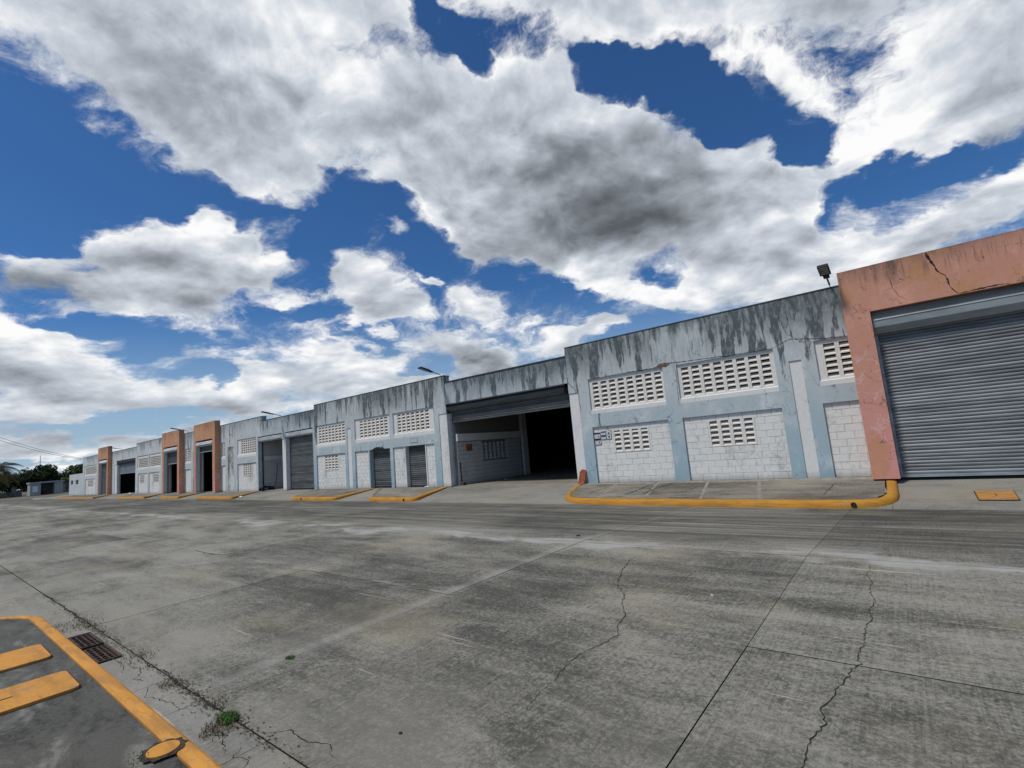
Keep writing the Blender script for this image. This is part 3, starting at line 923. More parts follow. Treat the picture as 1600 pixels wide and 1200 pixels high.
# --- shared pieces
def block_mesh(w, name='block'):
    m_ = MB(); b = .005
    m_.v = [(-w / 2 + b, 0, -.095 + b), (w / 2 - b, 0, -.095 + b), (w / 2 - b, 0, .095 - b), (-w / 2 + b, 0, .095 - b),
            (-w / 2, .007, -.095), (w / 2, .007, -.095), (w / 2, .007, .095), (-w / 2, .007, .095),
            (-w / 2, .045, -.095), (w / 2, .045, -.095), (w / 2, .045, .095), (-w / 2, .045, .095)]
    m_.f = [(0, 1, 2, 3)]
    for r in (0, 4):
        for i in range(4):
            j = (i + 1) % 4
            m_.f.append((r + i, r + j, r + 4 + j, r + 4 + i))
    m_.mi = [0] * len(m_.f)
    return m_
BLOCKS = {}
def get_block(w):
    k_ = round(w, 2)
    if k_ not in BLOCKS: BLOCKS[k_] = block_mesh(w).mesh('block', M['block'])
    return BLOCKS[k_]
block_n = 0; vent_n = 0
stuff_blocks = MB(); stuff_vents = MB()
def blocks(x0, x1, z0, z1, vents=(), y=YF + .065, single=True, mat='block'):
    """courses of painted blocks filling a recessed panel, joints left open"""
    global block_n
    nr = max(1, round((z1 - z0) / .2)); ch = (z1 - z0) / nr
    for r in range(nr):
        zc = z0 + ch * (r + .5)
        x = x0 - (0.2 if r % 2 else 0) ; 
        while x < x1 - .02:
            a = max(x, x0) + .004; b_ = min(x + .4, x1) - .004
            x += .4
            spans = [(a, b_)]
            for (va, vb, vc, vd) in vents:
                if vc - .04 < zc < vd + .04:
                    ns = []
                    for (p, q_) in spans:
                        if q_ <= va or p >= vb: ns.append((p, q_)); continue
                        if p < va: ns.append((p, va - .003))
                        if q_ > vb: ns.append((vb + .003, q_))
                    spans = ns
            for (p, q_) in spans:
                if q_ - p < .03: continue
                w = round(q_ - p, 2); c = (p + q_) / 2
                yy = y + random.uniform(-.003, .003)
                if single and block_n < 300:
                    o = link('block', get_block(w), wh, (c, yy, zc)); o.scale = (1, 1, (ch - .008) / .19)
                    block_n += 1
                else:
                    bm_ = block_mesh(w); off = len(stuff_blocks.v)
                    stuff_blocks.v += [(vx + c, vy + yy, vz * (ch - .008) / .19 + zc) for vx, vy, vz in bm_.v]
                    stuff_blocks.f += [tuple(off + i for i in f) for f in bm_.f]; stuff_blocks.mi += bm_.mi
def vent_mesh(w, h, d=.14, sw=.052, steep=True):
    m_ = MB()
    m_.box(-w / 2 + .001, -w / 2 + sw, 0, d, -h / 2, h / 2)
    m_.box(w / 2 - sw, w / 2 - .001, 0, d, -h / 2, h / 2)
    # sloping louvre, low at the front edge and high at the back
    zf0, zf1 = -h / 2 + .001, -h / 2 + h * .22
    if steep: m_.prism([(.004, zf0), (.004, zf1), (d - .004, zf1 + h * .60), (d - .004, zf0 + h * .72)], -w / 2 + sw, w / 2 - sw, caps=False)
    else: m_.prism([(.004, zf0), (.004, zf0 + h * .34), (d - .004, zf0 + h * .40), (d - .004, zf0 + h * .06)], -w / 2 + sw, w / 2 - sw, caps=False)
    return m_
VENTS = {}
def lattice(x0, x1, z0, z1, cols, rows, y=YF + .06, single=True):
    global vent_n
    w = (x1 - x0) / cols; h = (z1 - z0) / rows
    k_ = (round(w, 3), round(h, 3))
    if k_ not in VENTS: VENTS[k_] = vent_mesh(w, h).mesh('vent_block', M['vent'])
    src = vent_mesh(w, h, steep=single, sw=.052 if x0 > -54 else .012)
    for i in range(cols):
        for j in range(rows):
            cx = x0 + w * (i + .5); cz = z0 + h * (j + .5)
            yy = y + random.uniform(-.002, .002)
            if single and vent_n < 300:
                link('vent_block', VENTS[k_], wh, (cx, yy, cz)); vent_n += 1
            else:
                off = len(stuff_vents.v)
                stuff_vents.v += [(vx + cx, vy + yy, vz + cz) for vx, vy, vz in src.v]
                stuff_vents.f += [tuple(off + q_ for q_ in f) for f in src.f]; stuff_vents.mi += src.mi
def recess(x0, x1, lat, z0=2.50, z1=3.79, cols=8, rows=6, single=True, vz=(2.68, 3.66)):
    """upper recess: white surround, sill ledge, lattice of louvred blocks"""
    hole = (lat[0], lat[1], vz[0], vz[1])
    plate('vent_surround', M['white'], x0, x1, z0, z1, [hole], YF + .055, YB - .02)
    sill = MB(); sill.prism([(YF + .056, vz[0] - .02), (YF + .004, vz[0] - .045), (YF + .004, z0 + .002), (YF + .056, z0 + .002)], x0 + .002, x1 - .002)
    sill.build('sill', M['white'], wh)
    lattice(lat[0], lat[1], vz[0], vz[1], cols, rows, single=single)
def panel(x0, x1, vents=(), cols=4, z1=2.02, single=True, mat='mortar', rows=5):
    plate('mortar_bed', M[mat], x0, x1, 0, z1, [tuple(v_) for v_ in vents], YF + .074, YB - .02)
    blocks(x0, x1, 0.0, z1, vents, single=single)
    for v_ in vents: lattice(v_[0], v_[1], v_[2], v_[3], cols, rows, y=YF + .06, single=single)
def slot(x0, x1, z1, mat='white'):
    plate('pilaster', M[mat], x0, x1, 0, z1, [], YF + .03, YB - .02)

# --- first bay, right of the big doorway
holesA = [(-8.89, -6.03, 2.5, 3.79), (-5.56, -2.67, 2.5, 3.77), (-1.64, -.26, 2.5, 3.77), (-8.91, -6.04, 0, 2.02), (-5.57, -2.67, 0, 2.02),
          (-2.32, -2.0, 0, 3.32), (-1.66, -.26, 0, 2.02), (-9.77, -9.36, 0, 3.38)]
plate('wall', M['blue_a'], -9.77, -.26, 0, 5.15, holesA)
recess(-8.89, -6.03, (-8.81, -6.07)); recess(-5.56, -2.67, (-5.49, -2.75), z1=3.77); recess(-1.64, -.26, (-1.49, -.38), z1=3.77, cols=3)
panel(-8.91, -6.04, [(-8.14, -6.78, 1.06, 1.87)]); panel(-5.57, -2.67, [(-4.82, -3.46, 1.03, 1.83)]); panel(-1.66, -.26)
slot(-2.32, -2.0, 3.32); slot(-9.77, -9.36, 3.38)

# --- big doorway lintel
plate('lintel', M['blue_b'], -16.55, -9.77, 3.80, 4.83, [], YF + .02, YB)

# --- second bay with two small doors
D1 = (-22.70, -20.91); D2 = (-19.70, -18.20)
holesC = [(-20.55, -17.42, 2.5, 3.80), (-24.0, -20.86, 2.5, 3.82), (-28.1, -24.96, 2.5, 3.84), (-28.14, -25.03, 0, 2.03), (-24.78, -24.38, 0, 3.39),
          (-24.06, -22.80, 0, 2.03), (D1[0], D1[1], 0, 2.04), (-20.66, -17.50, 0, 2.04), (-17.08, -16.55, 0, 3.38)]
plate('wall', M['blue_a'], -28.27, -16.55, 0, 5.15, holesC)
recess(-20.55, -17.42, (-20.28, -17.78), z1=3.80, cols=7, vz=(2.73, 3.70)); recess(-24.0, -20.86, (-23.61, -21.03), z1=3.82, cols=7, vz=(2.72, 3.70))
recess(-28.1, -24.96, (-27.93, -25.03), z1=3.84, vz=(2.70, 3.70))
panel(-28.14, -25.03, [(-27.32, -25.88, 1.13, 1.93)]); panel(-24.06, -22.80)
slot(-24.78, -24.38, 3.39); slot(-17.08, -16.55, 3.38)
plate('mortar_bed', M['mortar'], -20.66, D2[0] - .10, 0, 2.04, [], YF + .074, YB - .02); blocks(-20.66, D2[0] - .10, 0, 2.04)
plate('mortar_bed', M['mortar'], D2[1] + .06, -17.50, 0, 2.04, [], YF + .074, YB - .02); blocks(D2[1] + .06, -17.50, 0, 2.04)
plate('door_jamb', M['white'], D2[0] - .10, D2[0], 0, 2.04, [], YF + .03, YB); plate('door_jamb', M['white'], D2[1], D2[1] + .06, 0, 2.04, [], YF + .03, YB)

# --- third bay: two tall doorways
plate('wall', M['blue_b'], -35.35, -28.27, 0, 4.87, [(-32.0, -28.5, 0, 3.80), (-36.0, -32.45, 0, 3.80), (-32.45, -32.0, 0, 3.38)])
slot(-32.45, -32.0, 3.38)
# --- fourth bay, faded, with cracked pilaster
plate('wall', M['blue_e'], -42.62, -35.35, 0, 5.20, [(-36.0, -35.35, 0, 3.80), (-39.42, -36.3, 2.5, 3.84), (-39.46, -36.3, 0, 2.03), (-41.2, -40.1, 0, 3.40), (-42.55, -41.66, 2.5, 3.84), (-42.55, -41.66, 0, 2.03)])
recess(-39.42, -36.3, (-38.92, -36.37), z1=3.84, cols=7, vz=(2.72, 3.71), single=False); recess(-42.55, -41.66, (-42.45, -41.73), z1=3.84, cols=2, vz=(2.72, 3.71), single=False)
panel(-39.46, -36.3, [(-38.6, -37.22, 1.14, 1.94)], single=False); slot(-41.2, -40.1, 3.40, 'white_dirty'); panel(-42.55, -41.66, single=False)
# --- between the two ochre portals
plate('wall', M['blue_e'], -50.7, -47.0, 0, 5.22, [(-50.5, -49.0, 2.5, 3.84), (-50.5, -49.0, 0, 2.03), (-48.5, -47.9, 0, 3.4)])
recess(-50.5, -49.0, (-50.35, -49.15), z1=3.84, cols=3, single=False); panel(-50.5, -49.0, single=False); slot(-48.5, -47.9, 3.4, 'white_dirty')
# --- fifth bay: long louvred vents
plate('wall', M['blue_far'], -65.0, -55.0, 0, 5.33, [(-64.6, -61.0, 2.5, 3.95), (-60.7, -57.0, 2.5, 3.95), (-64.4, -61.2, 0, 2.1), (-60.7, -57.4, 0, 2.1)])
recess(-64.6, -61.0, (-64.3, -61.2), z1=3.95, cols=8, single=False); recess(-60.7, -57.0, (-60.5, -57.2), z1=3.95, cols=8, single=False)
panel(-64.4, -61.2, [(-63.9, -62.4, 1.1, 1.95)], z1=2.1, single=False); panel(-60.7, -57.4, [(-59.4, -57.8, 1.1, 1.95)], z1=2.1, single=False)
plate('wall', M['blue_far'], -74.9, -65.0, 0, 5.02, [(-72.7, -65.3, 0, 3.86), (-73.6, -72.7, 0, 3.4)])
slot(-73.6, -72.7, 3.4)
plate('wall', M['blue_far'], -90.0, -79.4, 0, 5.08, [(-89.0, -82.3, 2.5, 3.9), (-88.6, -83.0, 0, 2.1)])
recess(-89.0, -82.3, (-88.5, -82.6), z1=3.9, cols=14, single=False); panel(-88.6, -83.0, [(-87.2, -84.2, 1.1, 1.95)], cols=7, z1=2.1, single=False)
# low annex at the far end
an = plate('annex_wall', M['blue_far'], -98.6, -90.0, 0, 3.0, [(-97.6, -96.0, 1.55, 2.15), (-94.4, -92.6, 1.55, 2.15)])
for (a, b_) in ((-97.6, -96.0), (-94.4, -92.6)):
    w_ = MB(); w_.box(a, b_, YF + .2, YF + .24, 1.55, 2.15); w_.build('window', M['ink'], wh)
sd = MB(); sd.box(-98.6, -98.3, YB, 28, 0, 3.0); sd.box(-98.3, -90, YB, 28, 2.8, 2.95); sd.build('annex_side', M['blue_far'], wh)

# parapet copings and returns give the roofline its thickness
coping_mat = simple('algae_black_coping', (.06, .065, .062), .95)
for (a, b_, z) in ((-9.77, -.8, 5.15), (-16.55, -9.77, 4.83), (-28.27, -16.55, 5.15), (-35.35, -28.27, 4.87), (-42.6, -35.35, 5.20), (-50.6, -47.0, 5.22), (-65, -55.1, 5.33), (-74.9, -65, 5.02), (-90, -79.4, 5.08)):
    cp = MB(); cp.box(a, b_, YF - .012, YB + .05, z + .001, z + .035); cp.build('coping', coping_mat, wh)

# --- salmon portals: 0.6 m proud of the wall
def portal(x0, x1, z1, mat, zl=4.20, jw=.55, yf=15.21):
    p_ = plate('portal', M[mat], x0, x1, 0, z1, [(x0 + jw, x1 - jw, 0, zl)], yf, YF - .002)
    if mat == 'salmon_far':
        rv2 = MB(); rv2.box(x0 + jw, x0 + jw + .006, yf + .02, YF - .003, 0, zl); rv2.build('jamb_lining', M['white'], wh)
    q_ = plate('portal_wall', M['white'], x0 + .02, x1 - .02, 0, min(z1 - .03, 4.95), [(x0 + jw, x1 - jw, 0, zl)], YF + .002, 15.95)
    return p_
portal(-.81, 4.25, 5.37, 'salmon')
portal(-47.08, -42.58, 5.65, 'salmon_far', 4.27, .50, 15.40); portal(-55.2, -50.58, 5.63, 'salmon_far', 4.27, .50, 15.40); portal(-79.5, -74.8, 5.77, 'salmon_far', 4.3, .50, 15.40)

# --- roller shutters
def slat_prof(h, d=.015):
    pts = []
    for i in range(7):
        t = i / 6
        pts.append((-d * math.sin(math.pi * t) ** .7, -h / 2 + h * .90 * t))
    pts += [(.0, h / 2 - h * .10), (.012, h / 2 - h * .05), (.012, h / 2), (.016, h / 2), (.016, -h / 2), (0, -h / 2)]
    return pts
def shutter(name, x0, x1, z0, z1, pitch, y, slat_mat='slat', single=True, label=None, bar='rail', rail=True, rail_top=None):
    sh = link(name, None, wh, (0, 0, 0))
    if label: sh['label'] = label
    n = max(1, round((z1 - z0) / pitch)); h = (z1 - z0) / n
    m_ = MB(); m_.prism(slat_prof(h), x0, x1)
    if single:
        me = m_.mesh('slat', M[slat_mat])
        for i in range(n):
            o = link('slat', me, sh, (0, y + random.uniform(-.0015, .0015), z0 + h * (i + .5)))
    else:
        big = MB()
        for i in range(n):
            off = len(big.v); dz = z0 + h * (i + .5)
            big.v += [(a, b_ + y, c + dz) for a, b_, c in m_.v]; big.f += [tuple(off + q_ for q_ in f) for f in m_.f]; big.mi += m_.mi
        o = big.build('slats', M[slat_mat], sh, kind='stuff')
    bb = MB(); bb.box(x0, x1, y - .03, y + .03, z0 - .07, z0 - .002); bb.build('bottom_bar', M[bar], sh)
    if rail:
        rt = rail_top if rail_top else z1
        for (a, b_) in ((x0 - .055, x0), (x1, x1 + .055)):
            r_ = MB(); r_.box(a, b_, y - .05, y - .03, 0, rt); r_.box(a, b_, y + .03, y + .05, 0, rt); r_.box(a if a < x0 else b_ - .012, (a + .012) if a < x0 else b_, y - .029, y + .029, 0, rt)
            r_.build('guide_rail', M['rail'], sh)
    return sh
def hood(prof, x0, x1, mat, sh, end_mat=None):
    m_ = MB(); m_.prism(prof, x0, x1); return m_.build('hood', M[mat], sh)

# big shutter at the right edge
s0 = shutter('roller_shutter', -.20, 3.64, .07, 3.66, .0815, 15.56, label='wide closed roller shutter in the right-hand salmon portal')
hood([(15.42, 4.19), (15.32, 3.97), (15.305, 3.955), (15.32, 3.94), (15.32, 3.78), (15.40, 3.62), (15.60, 3.62), (15.64, 4.19)], -.25, 3.69, 'hood', s0)
# doorway of the open unit: shutter rolled nearly up, drum showing
s1 = shutter('roller_shutter', -16.46, -9.86, 2.98, 3.42, .075, 16.10, 'slat_dark', label='dark roller shutter rolled up under its drum', bar='slat_dark', rail_top=3.4)
dr = MB()
prof = [(16.06 + .21 * math.cos(t * math.pi / 10), 3.60 + .19 * math.sin(t * math.pi / 10)) for t in range(20)]
dr.prism(prof, -16.5, -10.0); dr_o = dr.build('drum', M['slat_dark'], s1)
hd = MB(); hd.prism([(15.80, 3.80), (15.74, 3.74), (15.76, 3.735), (15.83, 3.785), (16.14, 3.785), (16.14, 3.80)], -16.52, -9.9); hd.build('hood', M['black_metal'], s1)
br = MB(); br.box(-9.98, -9.79, 15.98, 16.13, 3.38, 3.78); br.tube([(-10.02, 16.05, 3.6), (-9.80, 16.05, 3.6)], .14, 14); br.tube([(-9.93, 15.93, 3.42), (-9.90, 15.90, 3.25), (-9.86, 15.93, 3.05)], .012, 6)
br.build('bracket', M['black_metal'], s1)
br2 = MB(); br2.box(-16.54, -16.50, 15.86, 16.13, 3.36, 3.79); br2.build('bracket', M['black_metal'], s1)
# small doors
s2 = shutter('roller_shutter', D1[0] + .03, D1[1] - .03, .05, 2.04, .1, 16.06, 'slat_dark', label='narrow dark roller door with broken render over it', bar='black_metal', rail=False)
s3 = shutter('roller_shutter', D2[0] + .03, D2[1] - .03, .05, 2.04, .1, 16.06, 'slat_dark', label='narrow dark roller door between stained block panels', bar='black_metal', rail=False)
# closed tall shutter with white hood, open one beside it
s4 = shutter('roller_shutter', -31.94, -28.56, .07, 3.45, .08, 16.12, 'slat_dark', label='tall closed roller shutter under a white hood', bar='black_metal')
WH = [(16.14, 3.74), (15.86, 3.74), (15.83, 3.70), (15.83, 3.50), (15.90, 3.42), (16.14, 3.42)]
hood(WH, -31.98, -28.53, 'hood_white', s4)
s5 = link('roller_shutter', None, wh); s5['label'] = 'white hood of a raised shutter over an open doorway'
hood(WH, -35.97, -32.47, 'hood_white', s5)
for (a, b_) in ((-35.97, -35.91), (-32.53, -32.47)):
    r_ = MB(); r_.box(a, b_, 16.08, 16.14, 0, 3.42); r_.build('guide_rail', M['black_metal'], s5)
# portal shutters, half raised, white hoods
for (x0, x1, zb, lb) in ((-46.5, -43.16, 3.35, 'half raised shutter in the ochre portal nearer the camera'), (-54.6, -51.16, 2.72, 'half raised shutter in the second ochre portal'), (-78.9, -75.4, .07, 'closed shutter in the farthest portal')):
    s_ = shutter('roller_shutter', x0, x1, zb, 3.95, .09, 15.72, 'slat_dark', single=False, label=lb, bar='rail')
    hood([(15.76, 4.20), (15.50, 4.16), (15.42, 4.08), (15.36, 3.90), (15.48, 3.76), (15.76, 3.76)], x0 - .03, x1 + .03, 'hood_white', s_)
s9 = shutter('roller_shutter', -72.6, -65.4, 2.35, 3.5, .09, 16.10, 'slat', single=False, label='far wide shutter lowered a third of the way', bar='rail')
hood([(16.14, 3.84), (15.86, 3.84), (15.80, 3.6), (15.9, 3.4), (16.14, 3.4)], -72.65, -65.35, 'black_metal', s9)

stuff_blocks.build('blocks', M['block'], wh, kind='stuff')
stuff_vents.build('vent_blocks', M['vent'], wh, kind='stuff')

# broken render over the first narrow door
bk = MB(); random.seed(3)
pts = [(-22.60, 2.04), (-22.45, 2.06), (-22.25, 2.12), (-22.05, 2.17), (-21.85, 2.16), (-21.7, 2.10), (-21.55, 2.13), (-21.4, 2.06), (-21.3, 2.04)]
bk.poly([(x, YF - .004, z) for x, z in pts]); bk.build('render_break', M['crack'], wh)
# the rough black crack and spalled patch at the head of the first bay
def wall_crack(pts, w, name='wall_crack', y=YF - .003, mat='crack', jag=.6, closed=False):
    m_ = MB(); P = []
    for (a, b_) in zip(pts, pts[1:]):
        n = max(2, int(math.dist(a, b_) / .05))
        for i in range(n):
            t = i / n; P.append((a[0] + (b_[0] - a[0]) * t + random.uniform(-1, 1) * .014 * jag, a[1] + (b_[1] - a[1]) * t + random.uniform(-1, 1) * .014 * jag))
    P.append(pts[-1])
    N_ = len(P)
    W_ = [w * random.uniform(.25, 1.3) * min(1, .25 + 3 * min(i, N_ - 1 - i) / N_) for i in range(N_)]
    for i in range(N_ - 1):
        a, b_ = Vector(P[i]), Vector(P[i + 1]); d = (b_ - a); nr = Vector((-d.y, d.x)).normalized()
        m_.quad(*[(q_.x, y, q_.y) for q_ in (a - nr * W_[i] / 2, b_ - nr * W_[i + 1] / 2, b_ + nr * W_[i + 1] / 2, a + nr * W_[i] / 2)])
    return m_.build(name, M[mat], wh)
wall_crack([(-8.9, 3.80), (-7.5, 3.81), (-6.3, 3.80), (-6.0, 3.90), (-5.6, 3.86), (-4.0, 3.79), (-2.6, 3.78)], .022)
wall_crack([(-2.66, 3.79), (-2.2, 3.95), (-1.7, 3.86), (-1.4, 3.80), (-.9, 3.78)], .020)
wall_crack([(-2.5, 4.95), (-2.35, 4.5), (-2.25, 4.1), (-2.0, 3.92)], .016)
wall_crack([(-1.85, 4.0), (-1.7, 3.75), (-1.82, 3.5)], .016)
wall_crack([(-5.62, 3.84), (-5.58, 3.4), (-5.62, 2.5), (-5.5, 2.35)], .014)
wall_crack([(-9.775, 5.1), (-9.78, 4.4), (-9.76, 3.8), (-9.4, 3.42)], .022, y=YF - .003)
sp = MB(); sp.poly([(x, YF - .0045, z) for x, z in [(-6.30, 3.80), (-6.12, 3.90), (-5.92, 3.92), (-5.72, 3.87), (-5.82, 3.80), (-5.9, 3.76), (-6.0, 3.79), (-6.08, 3.74), (-6.18, 3.80)]])
sp.build('render_break', simple('bare_spalled_render', (.13, .095, .07), .95, 0, .6, 20), wh)
wall_crack([(-40.75, 5.2), (-40.8, 4.8), (-40.9, 4.55), (-40.7, 4.2), (-40.8, 3.8), (-40.7, 3.4)], .10, jag=2)
wall_crack([(-41.0, 4.3), (-40.5, 4.35), (-40.2, 4.2)], .05, jag=2)
# stained run and crack on the right portal lintel
wall_crack([(1.02, 5.34), (1.10, 5.0), (1.14, 4.85), (1.27, 4.7), (1.30, 4.45), (1.36, 4.3), (1.44, 4.21)], .03, y=15.207, jag=.5)
wall_crack([(1.0, 5.34), (1.05, 5.15), (1.12, 4.95)], .05, y=15.208, jag=1.2)
wall_crack([(.25, 5.0), (.26, 4.7), (.35, 4.45), (.5, 4.3)], .02, y=15.208, mat='board')
wall_crack([(1.44, 4.21), (1.8, 4.235), (2.1, 4.24), (2.3, 4.215)], .03, y=15.207)

# --- inside: floor, roof, back and party walls
fl = MB()
for (a, b_) in ((-98, -73), (-73, -46), (-46, -16.9), (-16.9, -9.2), (-9.2, 4)):
    fl.quad((a, 16.2, .0), (b_, 16.2, .0), (b_, 30, .0), (a, 30, .0))
fl.build('floor', M['walk'], wh)
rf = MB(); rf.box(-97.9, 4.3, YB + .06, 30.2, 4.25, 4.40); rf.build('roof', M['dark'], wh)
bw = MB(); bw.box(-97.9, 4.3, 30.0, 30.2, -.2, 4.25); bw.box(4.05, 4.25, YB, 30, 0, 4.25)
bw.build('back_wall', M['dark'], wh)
def party(x, mat='inside', lo=0, d=30, w=.18):
    m_ = MB(); m_.box(x - w, x, YB + .002, d, lo, 4.25); return m_.build('party_wall', M[mat], wh)
# left wall of the open unit: blocks below a beam, lattice, boxes, column
XI = -16.36
def plate_x(name, mat, x0, x1, y0, y1, z0, z1, holes):
    mb = MB(); plate(name, mat, y0, y1, z0, z1, holes, 0, x0 - x1, mb=mb)
    # local (u, depth, z) -> world (x = x0 - depth, y = u)
    mb.v = [(x0 - d, u_2, z) for (u_2, d, z) in mb.v]
    return mb.build(name, M[mat], wh)
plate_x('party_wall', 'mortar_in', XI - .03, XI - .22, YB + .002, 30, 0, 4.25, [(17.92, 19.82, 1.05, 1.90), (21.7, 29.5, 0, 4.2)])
ib = MB()
for r in range(10):
    y_ = YB + .03 - (.2 if r % 2 else 0)
    while y_ < 21.0:
        a = max(y_, YB + .03) + .006; b_ = min(y_ + .4, 21.0) - .006; y_ += .4
        zc0 = r * .2 + .006; zc1 = r * .2 + .194
        for (p, q_) in ([(a, b_)] if not (1.0 < zc0 + .1 < 1.92) else [(a, min(b_, 17.9)), (max(a, 19.84), b_)]):
            if q_ - p > .03: ib.box(XI - .028, XI + random.uniform(-.002, .002), p, q_, zc0, zc1, skip='l')
ib.build('interior_blocks', M['inside'], wh, kind='stuff')
bm_i = MB(); bm_i.box(XI - .028, XI + .07, YB + .03, 21.1, 2.03, 2.38); bm_i.build('beam', M['white'], wh)
cl = MB(); cl.box(XI - .028, XI + .14, 21.1, 21.5, 0, 4.2); cl.build('column', M['inside'], wh)
lv = MB()
for i in range(7):
    y_ = 17.92 + 1.9 * i / 6; lv.box(XI - .13, XI - .005, y_ - .05, y_ + .05, 1.05, 1.90)
for j in range(5):
    z_ = 1.05 + .85 * j / 5
    lv.quad((XI - .01, 17.97, z_), (XI - .01, 19.77, z_), (XI - .12, 19.77, z_ + .09), (XI - .12, 17.97, z_ + .09))
    lv.quad((XI - .01, 17.97, z_ + .03), (XI - .01, 19.77, z_ + .03), (XI - .12, 19.77, z_ + .12), (XI - .12, 17.97, z_ + .12))
lv.build('lattice', M['inside'], wh)
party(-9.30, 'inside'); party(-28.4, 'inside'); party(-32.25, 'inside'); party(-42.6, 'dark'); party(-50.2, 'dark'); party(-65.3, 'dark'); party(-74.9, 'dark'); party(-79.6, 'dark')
# left wall of the tall open doorway
party(-35.98, 'inside', w=.2)
bi = MB(); bi.box(-35.978, -35.88, 16.2, 29.9, 2.1, 2.4); bi.box(-35.978, -35.93, 16.2, 29.9, .55, .62); bi.build('beam', M['white'], wh)

# ================================================================== things on and about the building
box_ = thing('electrical_panel', 'small orange-brown wooden panel on the inner block wall of the open unit', 'panel', (XI, 16.96, ZB + 1.71))
m_ = MB(); m_.box(.002, .045, -.19, .19, -.16, .16); m_.build('backboard', M['orange_box'], box_)
m_ = MB(); m_.box(.046, .085, -.12, .02, -.11, .10); m_.box(.046, .075, .05, .15, -.08, .08); m_.build('switch_box', M['board'], box_)
nt = MB(); nt.box(0, .02, -.15, .15, -.11, .11); o = nt.build('notice', M['plate'], None, (XI + .003, 17.44, ZB + 1.68)); o['label'] = 'pale grey notice beside the orange panel inside the open unit'; o['category'] = 'notice'
pp = MB(); pp.tube([(0, 0, 0), (0, 0, 1.05)], .022, 8); o = pp.build('conduit', M['black_metal'], None, (XI + .03, 16.30, ZB)); o['label'] = 'thin dark pipe up the inner wall just inside the open doorway'; o['category'] = 'pipe'
pb = MB(); pb.prism([(-.09, 0), (-.08, .12), (-.05, .14), (.05, .14), (.08, .12), (.09, 0)], -.1, .1); o = pb.build('valve_box', M['rust'], None, (XI + .12, 16.30, ZB + .003)); o['label'] = 'small dark box at the foot of the pipe inside the doorway'; o['category'] = 'box'

# leaning board
lb = thing('board', 'red-brown board leaning on the white pilaster right of the open doorway', 'board', (-9.50, 15.60, ZB - .02))
m_ = MB()
m_.v = [(-.13, 0, 0), (.13, .0, 0), (.16, .17, .50), (.01, .17, .54), (-.11, .17, .46), (-.13, .03, .0), (.13, .03, 0), (.16, .195, .50), (.01, .195, .54), (-.11, .195, .46)]
m_.f = [(0, 1, 2, 3, 4), (9, 8, 7, 6, 5), (0, 5, 6, 1), (1, 6, 7, 2), (2, 7, 8, 3), (3, 8, 9, 4), (4, 9, 5, 0)]; m_.mi = [0] * 7
m_.build('panel', M['board'], lb)
m_ = MB(); m_.prism([(.045, .0), (.02, .0), (.15, .42), (.175, .42)], -.03, .03); m_.build('batten', M['board'], lb)

# safety signs
def sign(x, z, w, h, label, draw, y=YF + .052, mat='paper'):
    t = thing('sign', label, 'sign', (x, y, z + ZB))
    b = MB(); b.box(-w / 2, w / 2, -.008, 0, -h / 2, h / 2); b.build('plate', M[mat], t)
    fr = MB(); e = .012
    fr.box(-w / 2, w / 2, -.0105, -.0085, h / 2 - e, h / 2); fr.box(-w / 2, w / 2, -.0105, -.0085, -h / 2, -h / 2 + e)
    fr.box(-w / 2, -w / 2 + e, -.0105, -.0085, -h / 2 + e, h / 2 - e); fr.box(w / 2 - e, w / 2, -.0105, -.0085, -h / 2 + e, h / 2 - e)
    fr.build('border', M['ink'], t)
    k_ = MB(); g2 = MB(); draw(k_, g2, w, h)
    if k_.v: k_.build('print', M['ink'], t)
    if g2.v: g2.build('lettering', M['ink_grey'], t)
def header(k_, w, h, f=.24): k_.box(-w / 2 + .014, w / 2 - .014, -.0112, -.0087, h / 2 - h * f, h / 2 - .014)
def lines(g2, x0, x1, z0, z1, n=3):
    for i in range(n):
        z = z0 + (z1 - z0) * (i + .5) / n
        x = x0
        while x < x1 - .01:
            l_ = random.uniform(.012, .03); g2.box(x, min(x + l_, x1), -.0098, -.0087, z - .006, z + .006); x += l_ + .008
def boot(k_, g2, w, h):
    header(k_, w, h, .28)
    s = h * .9; ox, oz = w * .18, -h * .32
    P_ = [(0, 0), (.30, 0), (.30, .10), (.16, .18), (.12, .48), (-.02, .46), (-.02, .1)]
    k_.poly([(ox + a * s * .9, -.0102, oz + b_ * s) for a, b_ in P_])
    lines(g2, -w * .44, w * .10, -h * .36, h * .14, 3)
def words(k_, g2, w, h):
    header(k_, w, h, .32); lines(g2, -w * .25, w * .30, -h * .28, h * .05, 2)
def helmet(k_, g2, w, h):
    P_ = [(.10 * w * math.cos(t) * 2.2, -.16 * h + .22 * h * math.sin(t)) for t in [math.pi + i * math.pi / 8 for i in range(9)]]
    k_.poly([(a + .01, -.0102, b_) for a, b_ in P_])
    k_.box(-.03, .035, -.0102, -.0087, .10 * h, .30 * h); g2.box(-.06, .07, -.0098, -.0087, -.06 * h, .06 * h)
sign(-8.77, 1.70, .26, .22, 'black-headed boot safety sign, upper left of the cluster by the blue corner', boot)
sign(-8.76, 1.475, .26, .21, 'black-headed boot safety sign directly below another boot sign', boot)
sign(-8.51, 1.765, .20, .145, 'small black-headed word sign, upper of two between boot and picture signs', words)
sign(-8.51, 1.615, .20, .145, 'small black-headed word sign, lower of two beside the picture sign', words)
sign(-8.30, 1.70, .20, .30, 'white picture sign with a dark figure, next to the lattice vent', helmet)
def w2(k_, g2, w, h): lines(g2, -w * .4, w * .4, -h * .3, h * .32, 2)
sign(-21.74, 2.26, .58, .23, 'pale blue number plate over the narrow door with broken render', w2, YF - .004, 'plate')
